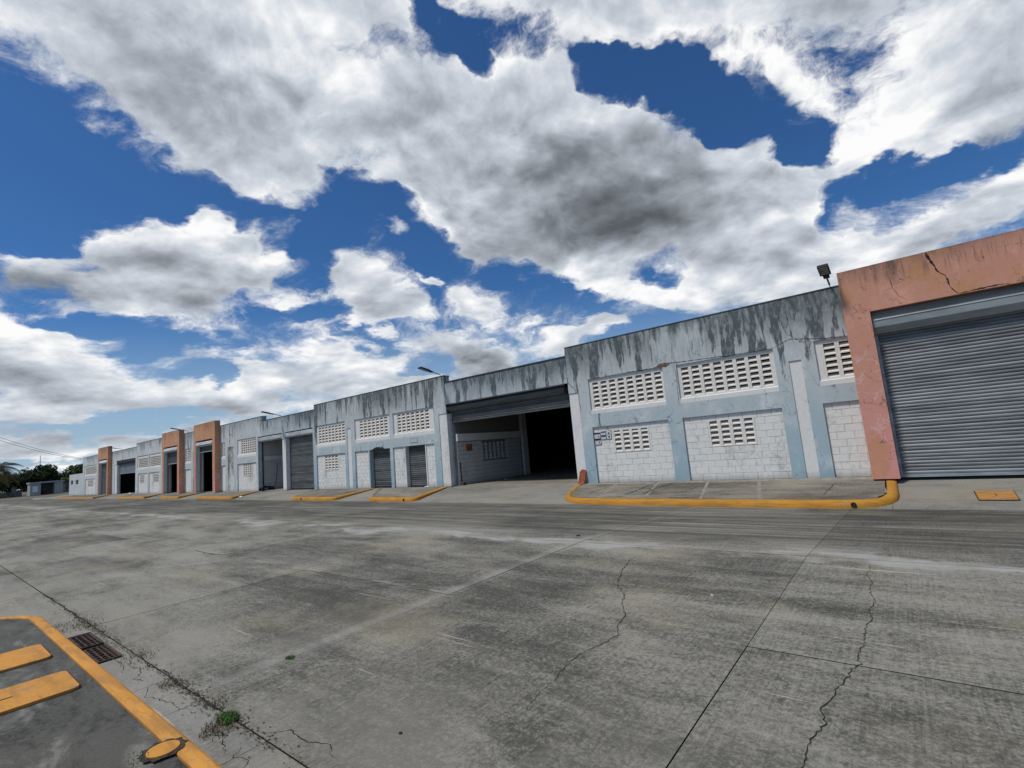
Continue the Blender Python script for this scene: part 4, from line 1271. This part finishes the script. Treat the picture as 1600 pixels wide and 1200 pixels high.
sign(-18.95, 2.29, .52, .22, 'pale blue number plate over the narrow door beside the stained blocks', w2, YF - .004, 'plate')

# yard lamps on the parapet
def lamp(loc, label):
    t = thing('yard_lamp', label, 'lamp', loc, 'lamps on the warehouse parapet')
    m_ = MB(); m_.tube([(0, .12, -.30), (0, .12, -.02), (0, .02, .06), (0, -.52, .16)], .024, 8); m_.build('arm', M['pvc'], t)
    m_ = MB(); m_.box(-.04, .04, .08, .11, -.32, -.16); m_.build('bracket', M['black_metal'], t)
    h = link('lamp_head', None, t, (0, -.50, .155), (math.radians(-11), 0, 0))
    b = MB(); b.box(-.07, .07, -.16, .04, -.028, .03); b.box(-.125, .125, -.72, -.16, -.022, .028)
    for i in range(6): b.box(-.115, .115, -.70 + i * .085, -.675 + i * .085, .0285, .05)
    hd_ = b.build('housing', M['black_metal'], h)
    b = MB()
    for i in range(4): b.box(-.095, .095, -.68 + i * .12, -.61 + i * .12, -.030, -.0225)
    b.build('lens', M['lens'], h)
    return t
L1 = lamp((-1.04, YF - .02, ZB + 5.20), 'black lamp seen end-on above the right parapet beside the salmon portal')
copy_tree(L1, (-16.80, YF - .02, ZB + 5.20), 'black lamp at the parapet step left of the big open doorway')
copy_tree(L1, (-32.55, YF - .02, ZB + 4.92), 'black lamp over the pier between the two tall doorways')
copy_tree(L1, (-50.02, YF - .02, ZB + 5.42), 'black lamp at the corner of the second ochre portal')
copy_tree(L1, (-70.6, YF - .02, ZB + 5.07), 'small lamp on the low parapet beside the farthest portal')

# painted covers
def cover(name, label, x, y, w, d, z0, mat='yellow_pad', r=.06, h=.022, slot_=True, tilt=None, rotz=0):
    t = thing(name, label, 'cover', (x, y, z0)); t.rotation_euler = (tilt or 0, 0, rotz)
    m_ = MB(); P_ = []
    for (cx, cy, a0) in ((w / 2 - r, d / 2 - r, 0), (-w / 2 + r, d / 2 - r, 90), (-w / 2 + r, -d / 2 + r, 180), (w / 2 - r, -d / 2 + r, 270)):
        for i in range(5):
            a = math.radians(a0 + 90 * i / 4); P_.append((cx + r * math.cos(a), cy + r * math.sin(a)))
    n = len(P_)
    m_.poly([(a, b_, h) for a, b_ in P_])
    for i in range(n):
        j = (i + 1) % n; m_.quad((*P_[i], 0), (*P_[j], 0), (*P_[j], h), (*P_[i], h))
    m_.build('plate', M[mat], t)
    m_ = MB()
    Q_ = [(a * (1 + .02 / w * 1), b_ * (1 + .02 / d * 1)) for a, b_ in P_]
    m_.poly([(a * 1.02, b_ * 1.02, .0012) for a, b_ in Q_]); m_.build('frame_gap', M['crack'], t)
    if slot_:
        m_ = MB(); m_.box(-.008, .008, -.08, .08, h + .0004, h + .0022) if d > w else m_.box(-.075, .075, -.006, .006, h + .0004, h + .0022)
        m_.build('lifting_slot', M['crack'], t)
    return t
cover('access_cover', 'orange painted rectangular cover in the near pavement, nearer the camera', -5.80, .55, .60, .88, .0045)
cover('access_cover', 'orange painted rectangular cover in the near pavement, farther and cut by the frame', -7.05, .55, .66, .88, .0045)
cover('access_cover', 'worn yellow rectangular cover in the driveway before the right shutter', 1.25, 14.09, .58, .67, apron(1.25, 14.09) + .005, 'yellow_worn', .03, .012, True, math.atan((ZB + .344) / 2.71))
rc = thing('round_cover', 'small round orange cover breaking into the flat yellow kerb', 'cover', (-3.76, 1.065, .0195))
m_ = MB(); m_.poly([(.085 * math.cos(i * math.pi / 14), .085 * math.sin(i * math.pi / 14), .006) for i in range(28)])
for i in range(28):
    a, b_ = i * math.pi / 14, (i + 1) * math.pi / 14
    m_.quad((.085 * math.cos(a), .085 * math.sin(a), 0), (.085 * math.cos(b_), .085 * math.sin(b_), 0), (.085 * math.cos(b_), .085 * math.sin(b_), .006), (.085 * math.cos(a), .085 * math.sin(a), .006))
m_.build('lid', M['yellow_pad'], rc)
m_ = MB()
for i in range(28):
    a, b_ = i * math.pi / 14, (i + 1) * math.pi / 14
    r1, r2 = .118 + .012 * math.sin(i * 2.3), .118 + .012 * math.sin((i + 1) * 2.3)
    if i == 27: r2 = .118
    m_.quad((.084 * math.cos(a), .084 * math.sin(a), .0006), (r1 * math.cos(a), r1 * math.sin(a), .0006), (r2 * math.cos(b_), r2 * math.sin(b_), .0006), (.084 * math.cos(b_), .084 * math.sin(b_), .0006))
m_.build('rim', simple('dirt_rim', (.05, .04, .028), 1, 0, .6, 40), rc)

# drain grates
def grate(x0, x1, y0, y1, label):
    t = thing('drain_grate', label, 'drain grate', ((x0 + x1) / 2, (y0 + y1) / 2, -.024), 'grates in the gutter')
    w, d = x1 - x0, y1 - y0
    f = MB(); e = .018
    f.box(-w / 2, w / 2, -d / 2, -d / 2 + e, 0, .022); f.box(-w / 2, w / 2, d / 2 - e, d / 2, 0, .022)
    f.box(-w / 2, -w / 2 + e, -d / 2 + e, d / 2 - e, 0, .022); f.box(w / 2 - e, w / 2, -d / 2 + e, d / 2 - e, 0, .022); f.build('frame', M['rust'], t)
    bmz = MB(); bmz.box(-.0065, .0065, -d / 2 + e, d / 2 - e, .006, .020); me = bmz.mesh('bar', M['rust'])
    n = 7
    for i in range(1, n): link('bar', me, t, (-w / 2 + w * i / n, 0, 0))
    c_ = MB(); c_.box(-w / 2 + e, w / 2 - e, -.006, .006, .008, .0195); me2 = c_.mesh('cross_bar', M['rust'])
    for dy in (-.035, .012, .05): link('cross_bar', me2, t, (0, dy, 0))
grate(-7.38, -6.80, 1.215, 1.395, 'rusted drain grate in the gutter, the farther one')
grate(-6.70, -6.12, 1.215, 1.395, 'rusted drain grate in the gutter, the nearer one')

# cracks in the yard
def crack(pts, w, seed, z=.0022, name='crack'):
    random.seed(seed); m_ = MB(); P = []
    for (a, b_) in zip(pts, pts[1:]):
        L = math.dist(a, b_); n = max(2, int(L / .028)); d = Vector((b_[0] - a[0], b_[1] - a[1])).normalized(); nr = Vector((-d.y, d.x))
        ph = random.uniform(0, 6)
        for i in range(n):
            t = i / n; o_ = random.uniform(-1, 1) * .010 + .016 * math.sin(t * L * 9 + ph)
            P.append(Vector((a[0] + (b_[0] - a[0]) * t + nr.x * o_, a[1] + (b_[1] - a[1]) * t + nr.y * o_)))
    P.append(Vector(pts[-1]))
    N_ = len(P); W_ = [w * random.uniform(.35, 1.5) * min(1, .3 + 4 * min(i, N_ - 1 - i) / N_) for i in range(N_)]
    for i in range(N_ - 1):
        d = P[i + 1] - P[i]
        if d.length < 1e-6: continue
        nr = Vector((-d.y, d.x)).normalized()
        m_.quad(*[(q_.x, q_.y, ground(q_.x, q_.y) + z + .0014) for q_ in (P[i] - nr * W_[i] / 2, P[i + 1] - nr * W_[i + 1] / 2, P[i + 1] + nr * W_[i + 1] / 2, P[i] + nr * W_[i] / 2)])
    m_.build(name, M['crack'], kind='structure')
crack([(-3.0, 6.9), (-3.15, 6.2), (-2.88, 5.33), (-2.50, 4.7), (-2.27, 4.24), (-2.15, 3.85), (-2.15, 3.6), (-2.22, 3.35), (-2.16, 2.9), (-2.12, 2.45)], .007, 1)
crack([(-.55, 6.96), (-.50, 6.2), (-.45, 5.5), (-.44, 5.0), (-.49, 4.3), (-.46, 4.1), (-.52, 4.0), (-.55, 3.6), (-.60, 3.4), (-.56, 3.24), (-.62, 2.95), (-.66, 2.7), (-.72, 2.3)], .0062, 2)
crack([(-3.38, 1.50), (-3.25, 1.62), (-3.05, 1.60), (-2.9, 1.66), (-2.75, 1.60)], .006, 4)
crack([(-4.9, 1.44), (-4.6, 1.36), (-4.3, 1.38), (-4.1, 1.28), (-3.9, 1.22)], .007, 5, -.004)
crack([(-7.4, 1.50), (-8.4, 1.46), (-9.6, 1.47), (-10.8, 1.46)], .009, 6)
crack([(-3.45, 1.46), (-3.8, 1.48), (-4.3, 1.465), (-5.0, 1.47), (-6.1, 1.46)], .008, 8)
crack([(-3.38, 1.26), (-3.6, 1.36), (-3.75, 1.30), (-3.95, 1.42)], .006, 15, -.003)
crack([(-5.0, 1.30), (-4.75, 1.25), (-4.5, 1.32), (-4.3, 1.30), (-4.2, 1.38)], .006, 16, -.003)
crack([(-5.9, 1.42), (-5.6, 1.36), (-5.45, 1.38), (-5.3, 1.30), (-5.1, 1.33)], .007, 17, -.003)
crack([(-6.0, 1.30), (-5.75, 1.34), (-5.55, 1.28)], .005, 18, -.003)
crack([(-9.4, 1.30), (-8.9, 1.38), (-8.2, 1.32), (-7.6, 1.40)], .008, 19, -.003)
crack([(-3.1, 1.24), (-3.2, 1.32), (-3.3, 1.29), (-3.4, 1.40)], .005, 20, -.003)
crack([(-12.4, 4.1), (-11.6, 4.0), (-10.9, 4.12), (-10.4, 4.05)], .016, 9)

random.seed(31)
def wcrack(pts, w):
    m_ = MB(); P = []
    for a, b_ in zip(pts, pts[1:]):
        n = max(2, int(math.dist(a, b_) / .06))
        for i in range(n):
            t = i / n; P.append(Vector((a[0] + (b_[0] - a[0]) * t + random.uniform(-.02, .02), a[1] + (b_[1] - a[1]) * t + random.uniform(-.02, .02))))
    P.append(Vector(pts[-1]))
    W_ = [w * random.uniform(.3, 1.6) * min(1, .2 + 5 * min(i, len(P) - 1 - i) / len(P)) for i in range(len(P))]
    for i in range(len(P) - 1):
        d = P[i + 1] - P[i]; nr = Vector((-d.y, d.x)).normalized()
        m_.quad(*[(q_.x, q_.y, walk(q_.x, q_.y) + .0065) for q_ in (P[i] - nr * W_[i] / 2, P[i + 1] - nr * W_[i + 1] / 2, P[i + 1] + nr * W_[i + 1] / 2, P[i] + nr * W_[i] / 2)])
    m_.build('crack', M['crack'], kind='structure')
wcrack([(-6.9, 13.75), (-6.75, 14.5), (-6.7, 15.1), (-6.6, 15.7)], .035)
wcrack([(-6.35, 13.8), (-6.3, 14.6), (-6.1, 15.2), (-5.95, 15.7)], .035)
wcrack([(-6.8, 14.6), (-6.5, 14.7), (-6.3, 14.4), (-6.0, 14.2)], .025)
wcrack([(-8.35, 14.0), (-8.15, 14.5), (-8.05, 15.0)], .035)
wcrack([(-6.4, 13.45), (-5.6, 13.50), (-5.0, 13.42), (-4.6, 13.55)], .03)
wcrack([(-7.5, 13.5), (-7.1, 13.48), (-6.8, 13.55)], .025)
wcrack([(-1.75, 13.75), (-1.68, 14.3), (-1.62, 15.0)], .018)
wcrack([(-5.3, 14.1), (-5.1, 14.5), (-5.05, 14.9)], .02)
wcrack([(-4.2, 13.7), (-4.0, 13.85), (-3.8, 13.8)], .02)

# straw, weeds and leaf litter in the gutter joint
def tuft(x, y, r, n, h, seed, mat, label, z=0.0):
    random.seed(seed); m_ = MB()
    for i in range(n):
        a = random.uniform(0, 6.28); rr = r * random.random() ** .6; bx, by = rr * math.cos(a), rr * math.sin(a) * .7
        l_ = h * random.uniform(.4, 1.1); ln = random.uniform(.3, 1.2) * l_; ta = random.uniform(0, 6.28); w = .0026
        tip = (bx + math.cos(ta) * ln, by + math.sin(ta) * ln, l_ * random.uniform(.3, 1)); mid_ = (bx + math.cos(ta) * ln * .4, by + math.sin(ta) * ln * .4, l_ * .7)
        px, py = -math.sin(ta) * w, math.cos(ta) * w
        m_.quad((bx - px, by - py, 0), (bx + px, by + py, 0), (mid_[0] + px * .8, mid_[1] + py * .8, mid_[2]), (mid_[0] - px * .8, mid_[1] - py * .8, mid_[2]))
        m_.poly([(mid_[0] - px * .8, mid_[1] - py * .8, mid_[2]), (mid_[0] + px * .8, mid_[1] + py * .8, mid_[2]), tip])
    o = m_.build('weed', M[mat], None, (x, y, z)); o['label'] = label; o['category'] = 'weed'
    return o
tuft(-3.80, 1.44, .085, 420, .045, 1, 'grass', 'bright green weed in the gutter by the near yellow kerb')
tuft(-3.72, 1.34, .13, 130, .06, 2, 'straw', 'dry grass beside the green weed in the gutter', -.004)
tuft(-4.85, 1.43, .12, 120, .035, 3, 'straw', 'low dry weed in the cracked gutter joint beyond the green weed')
tuft(-4.15, 1.50, .12, 70, .03, 4, 'straw', 'sparse dry grass where two yard joints meet at the gutter')
tuft(-4.42, 2.18, .05, 120, .025, 5, 'grass', 'tiny green weed in the long yard joint')
tuft(-7.9, 1.38, .34, 200, .035, 6, 'straw', 'mat of dry grass at the far end of the drain grates')
tuft(-5.9, 1.45, .25, 90, .03, 7, 'straw', 'dry grass along the joint beside the nearer drain grate')
tuft(-3.8, .95, .10, 50, .02, 8, 'straw', 'dry grass rim around the round orange cover', .018)
lt = MB(); random.seed(12)
for i in range(1700):
    x = random.choice([random.gauss(-7.6, .7), random.gauss(-4.3, .6), random.uniform(-10.5, -3.2)]); y = random.gauss(1.455, .028 + (.05 if random.random() < .25 else 0))
    if not 1.225 < y < 1.6: continue
    s_ = random.uniform(.004, .013); a = random.uniform(0, 6.28); c_, d_2 = math.cos(a) * s_, math.sin(a) * s_
    z = (.0 if (y > 1.47 or y < 1.462) else -.004) + random.uniform(.002, .006)
    lt.quad((x - c_, y - d_2, z), (x + d_2 * .5, y - c_ * .5, z + .004), (x + c_, y + d_2, z), (x - d_2 * .5, y + c_ * .5, z + .003))
lt.build('leaf_litter', simple('leaf_litter_brown', (.07, .055, .035), .9, 0, .6, 30), kind='stuff')
random.seed(21)
def pebble(x, y, s, mat, label, z=None):
    m_ = MB(); me = bpy.data.meshes.new('litter'); bm = bmesh.new(); bmesh.ops.create_icosphere(bm, subdivisions=1, radius=s)
    for v_2 in bm.verts: v_2.co = Vector((v_2.co.x * random.uniform(.8, 1.6), v_2.co.y * random.uniform(.6, 1.1), v_2.co.z * .45 * random.uniform(.7, 1.2)))
    bm.to_mesh(me); bm.free(); me.materials.append(M[mat])
    o = link('litter', me, None, (x, y, (ground(x, y) if z is None else z) + s * .3)); o['label'] = label; o['category'] = 'litter'
pebble(-33.5, 13.6, .17, 'litter', 'scrap of white litter on the driveway before the tall doorways', apron(-33.5, 13.6))
pebble(-3.86, 1.475, .012, 'litter', 'tiny white scrap beside the green weed')
pebble(-1.75, 5.15, .012, 'litter', 'white speck near the cracked slab in mid yard')
pebble(-4.8, 7.6, .04, 'black_metal', 'dark clod on the long pale joint left of centre')
pebble(-17.9, 15.55, .13, 'litter', 'white rag at the foot of the stained block panel', walk(-17.9, 15.55))
pebble(-15.7, 18.7, .05, 'litter', 'small white object on the floor inside the open unit', ZB)
pebble(-66.3, 15.6, .22, 'litter', 'white bag at the right jamb of the far wide doorway', ZB - .02)
pebble(-2.62, 1.95, .014, 'black_metal', 'small dark stone on the slab in the foreground')

# weep holes in the kerbs
for (x, r) in ((-1.12, .055), (-16.6, .055), (-25.0, .055)):
    m_ = MB(); z = ground(x, YK) + .085
    m_.tube([(x, YK - .004, z), (x, YK + .03, z)], r, 14)
    o = m_.build('weep_hole', M['crack'], kind='structure')

# a dark handcart with a long handle in the tall open doorway
ct = thing('handcart', 'dark low handcart with long handle parked in the tall open doorway', 'cart', (-35.2, 16.0, ZB))
m_ = MB(); m_.prism([(-.55, .30), (-.5, .38), (.6, .38), (.6, .30)], -.42, .42); m_.prism([(-.4, .38), (-.3, .55), (.1, .48), (.5, .40)], -.3, .2); m_.build('deck', M['black_metal'], ct)
wm = MB(); prof = [(.15 * math.cos(i * math.pi / 10), .15 * math.sin(i * math.pi / 10)) for i in range(20)]; wm.prism(prof, -.03, .03); me = wm.mesh('wheel', M['black_metal'])
for (a, b_) in ((-.38, -.4), (.38, -.4), (-.38, .45), (.38, .45)): link('wheel', me, ct, (a, b_, .152))
ct.scale = (.55, .8, .62); ct.location = (-35.45, 16.1, ZB)
m_ = MB(); m_.tube([(.6, .6, .36), (.1, .95, 2.2), (-.4, 1.1, 3.0)], .03, 8); m_.build('handle', M['wire'], ct)

# ================================================================== far left: shed, walls, trees, wires
sh = thing('shed', 'small grey flat-roofed shed at the far end of the yard', 'shed', (-145, 19.2, .0))
m_ = MB(); m_.box(.0, 3.5, -2.55, -.95, 0, 2.45); m_.build('wall', M['shed_wall'], sh)
m_ = MB(); m_.box(0, 3.5, 1.15, 2.5, 0, 2.45); m_.build('wall', M['shed_wall'], sh)
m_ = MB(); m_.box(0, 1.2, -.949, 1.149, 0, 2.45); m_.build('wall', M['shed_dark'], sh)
m_ = MB(); m_.box(-.2, 3.8, -2.7, 2.7, 2.452, 2.75); m_.build('roof', M['shed_wall'], sh)
m_ = MB(); m_.box(3.502, 3.54, -2.2, -1.4, .7, 1.9); m_.build('shutter', M['paper'], sh)
m_ = MB(); m_.box(1.25, 1.9, -.5, .2, 0, .8); m_.build('crate', M['rust'], sh)
# masonry wall with piers
fw = thing('boundary_wall', 'low rough stone wall with piers left of the shed', 'wall', (-150, 10, 0))
m_ = MB(); m_.box(-.2, .2, -22, 6.4, 0, 1.15); m_.build('masonry', M['stone'], fw)
for yy in (-20, -14, -8, -2, 1.5, 5.2):
    m_ = MB(); m_.box(-.35, .35, yy - .35, yy + .35, 0, 2.1); m_.build('pier', M['stone'], fw)
fr_ = thing('boundary_wall', 'dark fence wall between the shed and the annex', 'wall', (-152, 27, 0))
m_ = MB(); m_.box(-.15, .15, -5, 9, 0, 2.2); m_.build('masonry', M['stone'], fr_)
for i in range(8):
    m_ = MB(); m_.box(-.2, .2, -5 + i * 2 - .08, -5 + i * 2 + .08, 0, 2.6); m_.build('post', M['black_metal'], fr_)

def tree(x, y, h, r, seed, label, mat='leaf', n=3800, squash=.8):
    random.seed(seed)
    t = thing('tree', label, 'tree', (x, y, -.04), 'trees beyond the yard')
    m_ = MB(); m_.tube([(0, 0, 0), (.1, .1, h * .3), (-.1, .2, h * .6)], .28, 8, r2=.12)
    cl = []
    for i in range(11):
        a = random.uniform(0, 6.28); q_ = random.uniform(.2, .85) * r; zc = h * random.uniform(.35, .80)
        cl.append((q_ * math.cos(a), q_ * math.sin(a), zc, r * random.uniform(.35, .6)))
        m_.tube([(0, .1, h * .3), (q_ * math.cos(a) * .5, q_ * math.sin(a) * .5, zc * .7), (q_ * math.cos(a), q_ * math.sin(a), zc)], .10, 5, r2=.03)
    cl.append((0, 0, h * .8, r * .45))
    m_.build('trunk', M['bark'], t)
    c = MB()
    for i in range(n):
        cx, cy, cz, cr_ = random.choice(cl)
        d = Vector((random.gauss(0, 1), random.gauss(0, 1), random.gauss(0, 1))).normalized() * cr_ * random.random() ** .35 * random.choice((1, 1, 1, 1.18))
        p = Vector((cx + d.x, cy + d.y, cz + d.z * squash))
        if p.z < .3: continue
        s_ = random.uniform(.18, .48)
        e1 = Vector((random.gauss(0, 1), random.gauss(0, 1), random.gauss(0, .7))).normalized(); e2 = e1.orthogonal().normalized()
        e2 = (e2 * math.cos(i) + e1.cross(e2) * math.sin(i))
        c.quad(tuple(p - e1 * s_), tuple(p + e2 * s_ * .55), tuple(p + e1 * s_), tuple(p - e2 * s_ * .55))
    me = bpy.data.meshes.new('crown'); me.from_pydata(c.v, [], c.f); me.materials.append(M[mat]); me.update()
    link('crown', me, t)
tree(-168, 12, 6.2, 4.0, 1, 'dark bushy tree behind the stone wall next to the palm', 'leaf_mid')
tree(-176, 17.5, 5.4, 3.2, 2, 'dark tree rising behind the left half of the shed roof')
tree(-172, 22.3, 7.2, 3.8, 3, 'broad dark tree rising behind the right half of the shed roof')
tree(-186, 28, 4.6, 3.4, 4, 'dark tree in the gap between shed and annex')
tree(-168, 29.5, 6.9, 3.4, 5, 'rounded dark tree above the low annex roof', 'leaf_mid')
tree(-190, 36, 6.0, 3.6, 6, 'far dark tree behind the annex corner')
tree(-163, 6.5, 4.6, 3.6, 7, 'low olive-green bush tree under the palm fronds', 'leaf_mid')
tree(-180, 8, 6.0, 4.2, 8, 'dark tree behind the palm trunk')
tree(-200, 24, 5.6, 4.5, 9, 'distant dark tree seen between the shed trees')
tree(-168, 1, 6.4, 4.5, 10, 'dark tree at the left edge of the yard')

def palm(x, y, h, label):
    random.seed(5)
    t = thing('palm_tree', label, 'palm tree', (x, y, -.04))
    m_ = MB(); m_.tube([(0, 0, 0), (.1, .2, h * .5), (0, .3, h)], .26, 10, r2=.17); m_.build('trunk', M['bark'], t)
    for k_ in range(22):
        a = k_ * 2.4; el = random.uniform(-.35, 1.35); L = random.uniform(3.8, 5.0); m_ = MB(); P = []
        for i in range(15):
            s_ = i / 14; r_ = L * (s_ * math.cos(el * (1 - .2 * s_))); z_ = h + L * (math.sin(el) * s_ - .75 * s_ * s_)
            P.append(Vector((math.cos(a) * r_, .3 + math.sin(a) * r_, z_)))
        m_.tube(P, .035, 4, r2=.01)
        sd_ = Vector((-math.sin(a), math.cos(a), 0))
        for i in range(1, 14):
            for sg in (-1, 1):
                for q_ in range(2):
                    p = P[i].lerp(P[min(i + 1, 14)], q_ * .5); ln = .95 * math.sin(math.pi * min(1, (i + 1.5) / 15)) + .15
                    tip = p + sd_ * sg * ln * .8 + Vector((0, 0, -ln * .55)) + (P[min(i + 1, 14)] - P[i]).normalized() * ln * .35
                    w = (P[min(i + 1, 14)] - P[i]).normalized() * .07
                    m_.quad(tuple(p - w), tuple(p + w), tuple(tip + w * .2), tuple(tip - w * .2))
        m_.build('frond', M['frond_dry' if el < -.15 else 'frond'], t)
palm(-150, 12.4, 6.5, 'coconut palm with drooping fronds at the left edge beyond the stone wall')

an_ = thing('antenna_mast', 'thin antenna mast far off above the trees', 'mast', (-330, 42, -.04))
m_ = MB(); m_.tube([(0, 0, 0), (0, 0, 17)], .12, 6); m_.build('mast', M['pvc'], an_)
m_ = MB(); m_.tube([(0, -.6, 14), (0, .6, 14)], .08, 6); m_.tube([(0, -.4, 12.6), (0, .4, 12.6)], .08, 6); m_.build('aerial', M['pvc'], an_)

pole = thing('utility_pole', 'utility pole carrying two cables outside the left of the yard', 'pole', (-100, 7.5, -.04))
m_ = MB(); m_.tube([(0, 0, 0), (0, 0, 10.0)], .14, 10, r2=.10); m_.build('post', M['stone'], pole)
m_ = MB(); m_.box(-.05, .05, -.9, .9, 9.55, 9.67); m_.build('cross_arm', M['bark'], pole)
for dz, lb_ in ((0, 'upper of two thin cables running from the far roof to the left'), (-.45, 'lower of two thin cables running from the far roof to the left')):
    m_ = MB(); P = []
    A = Vector((-100, 7.5, 9.66 + dz)); B = Vector((-92, 16.0, 5.20 + dz * .3))
    for i in range(17):
        t = i / 16; p = A.lerp(B, t); p.z -= .9 * 4 * t * (1 - t) * .35; P.append(p)
    m_.tube(P, .022, 5)
    o = m_.build('cable', M['wire'], None); o['label'] = lb_; o['category'] = 'cable'
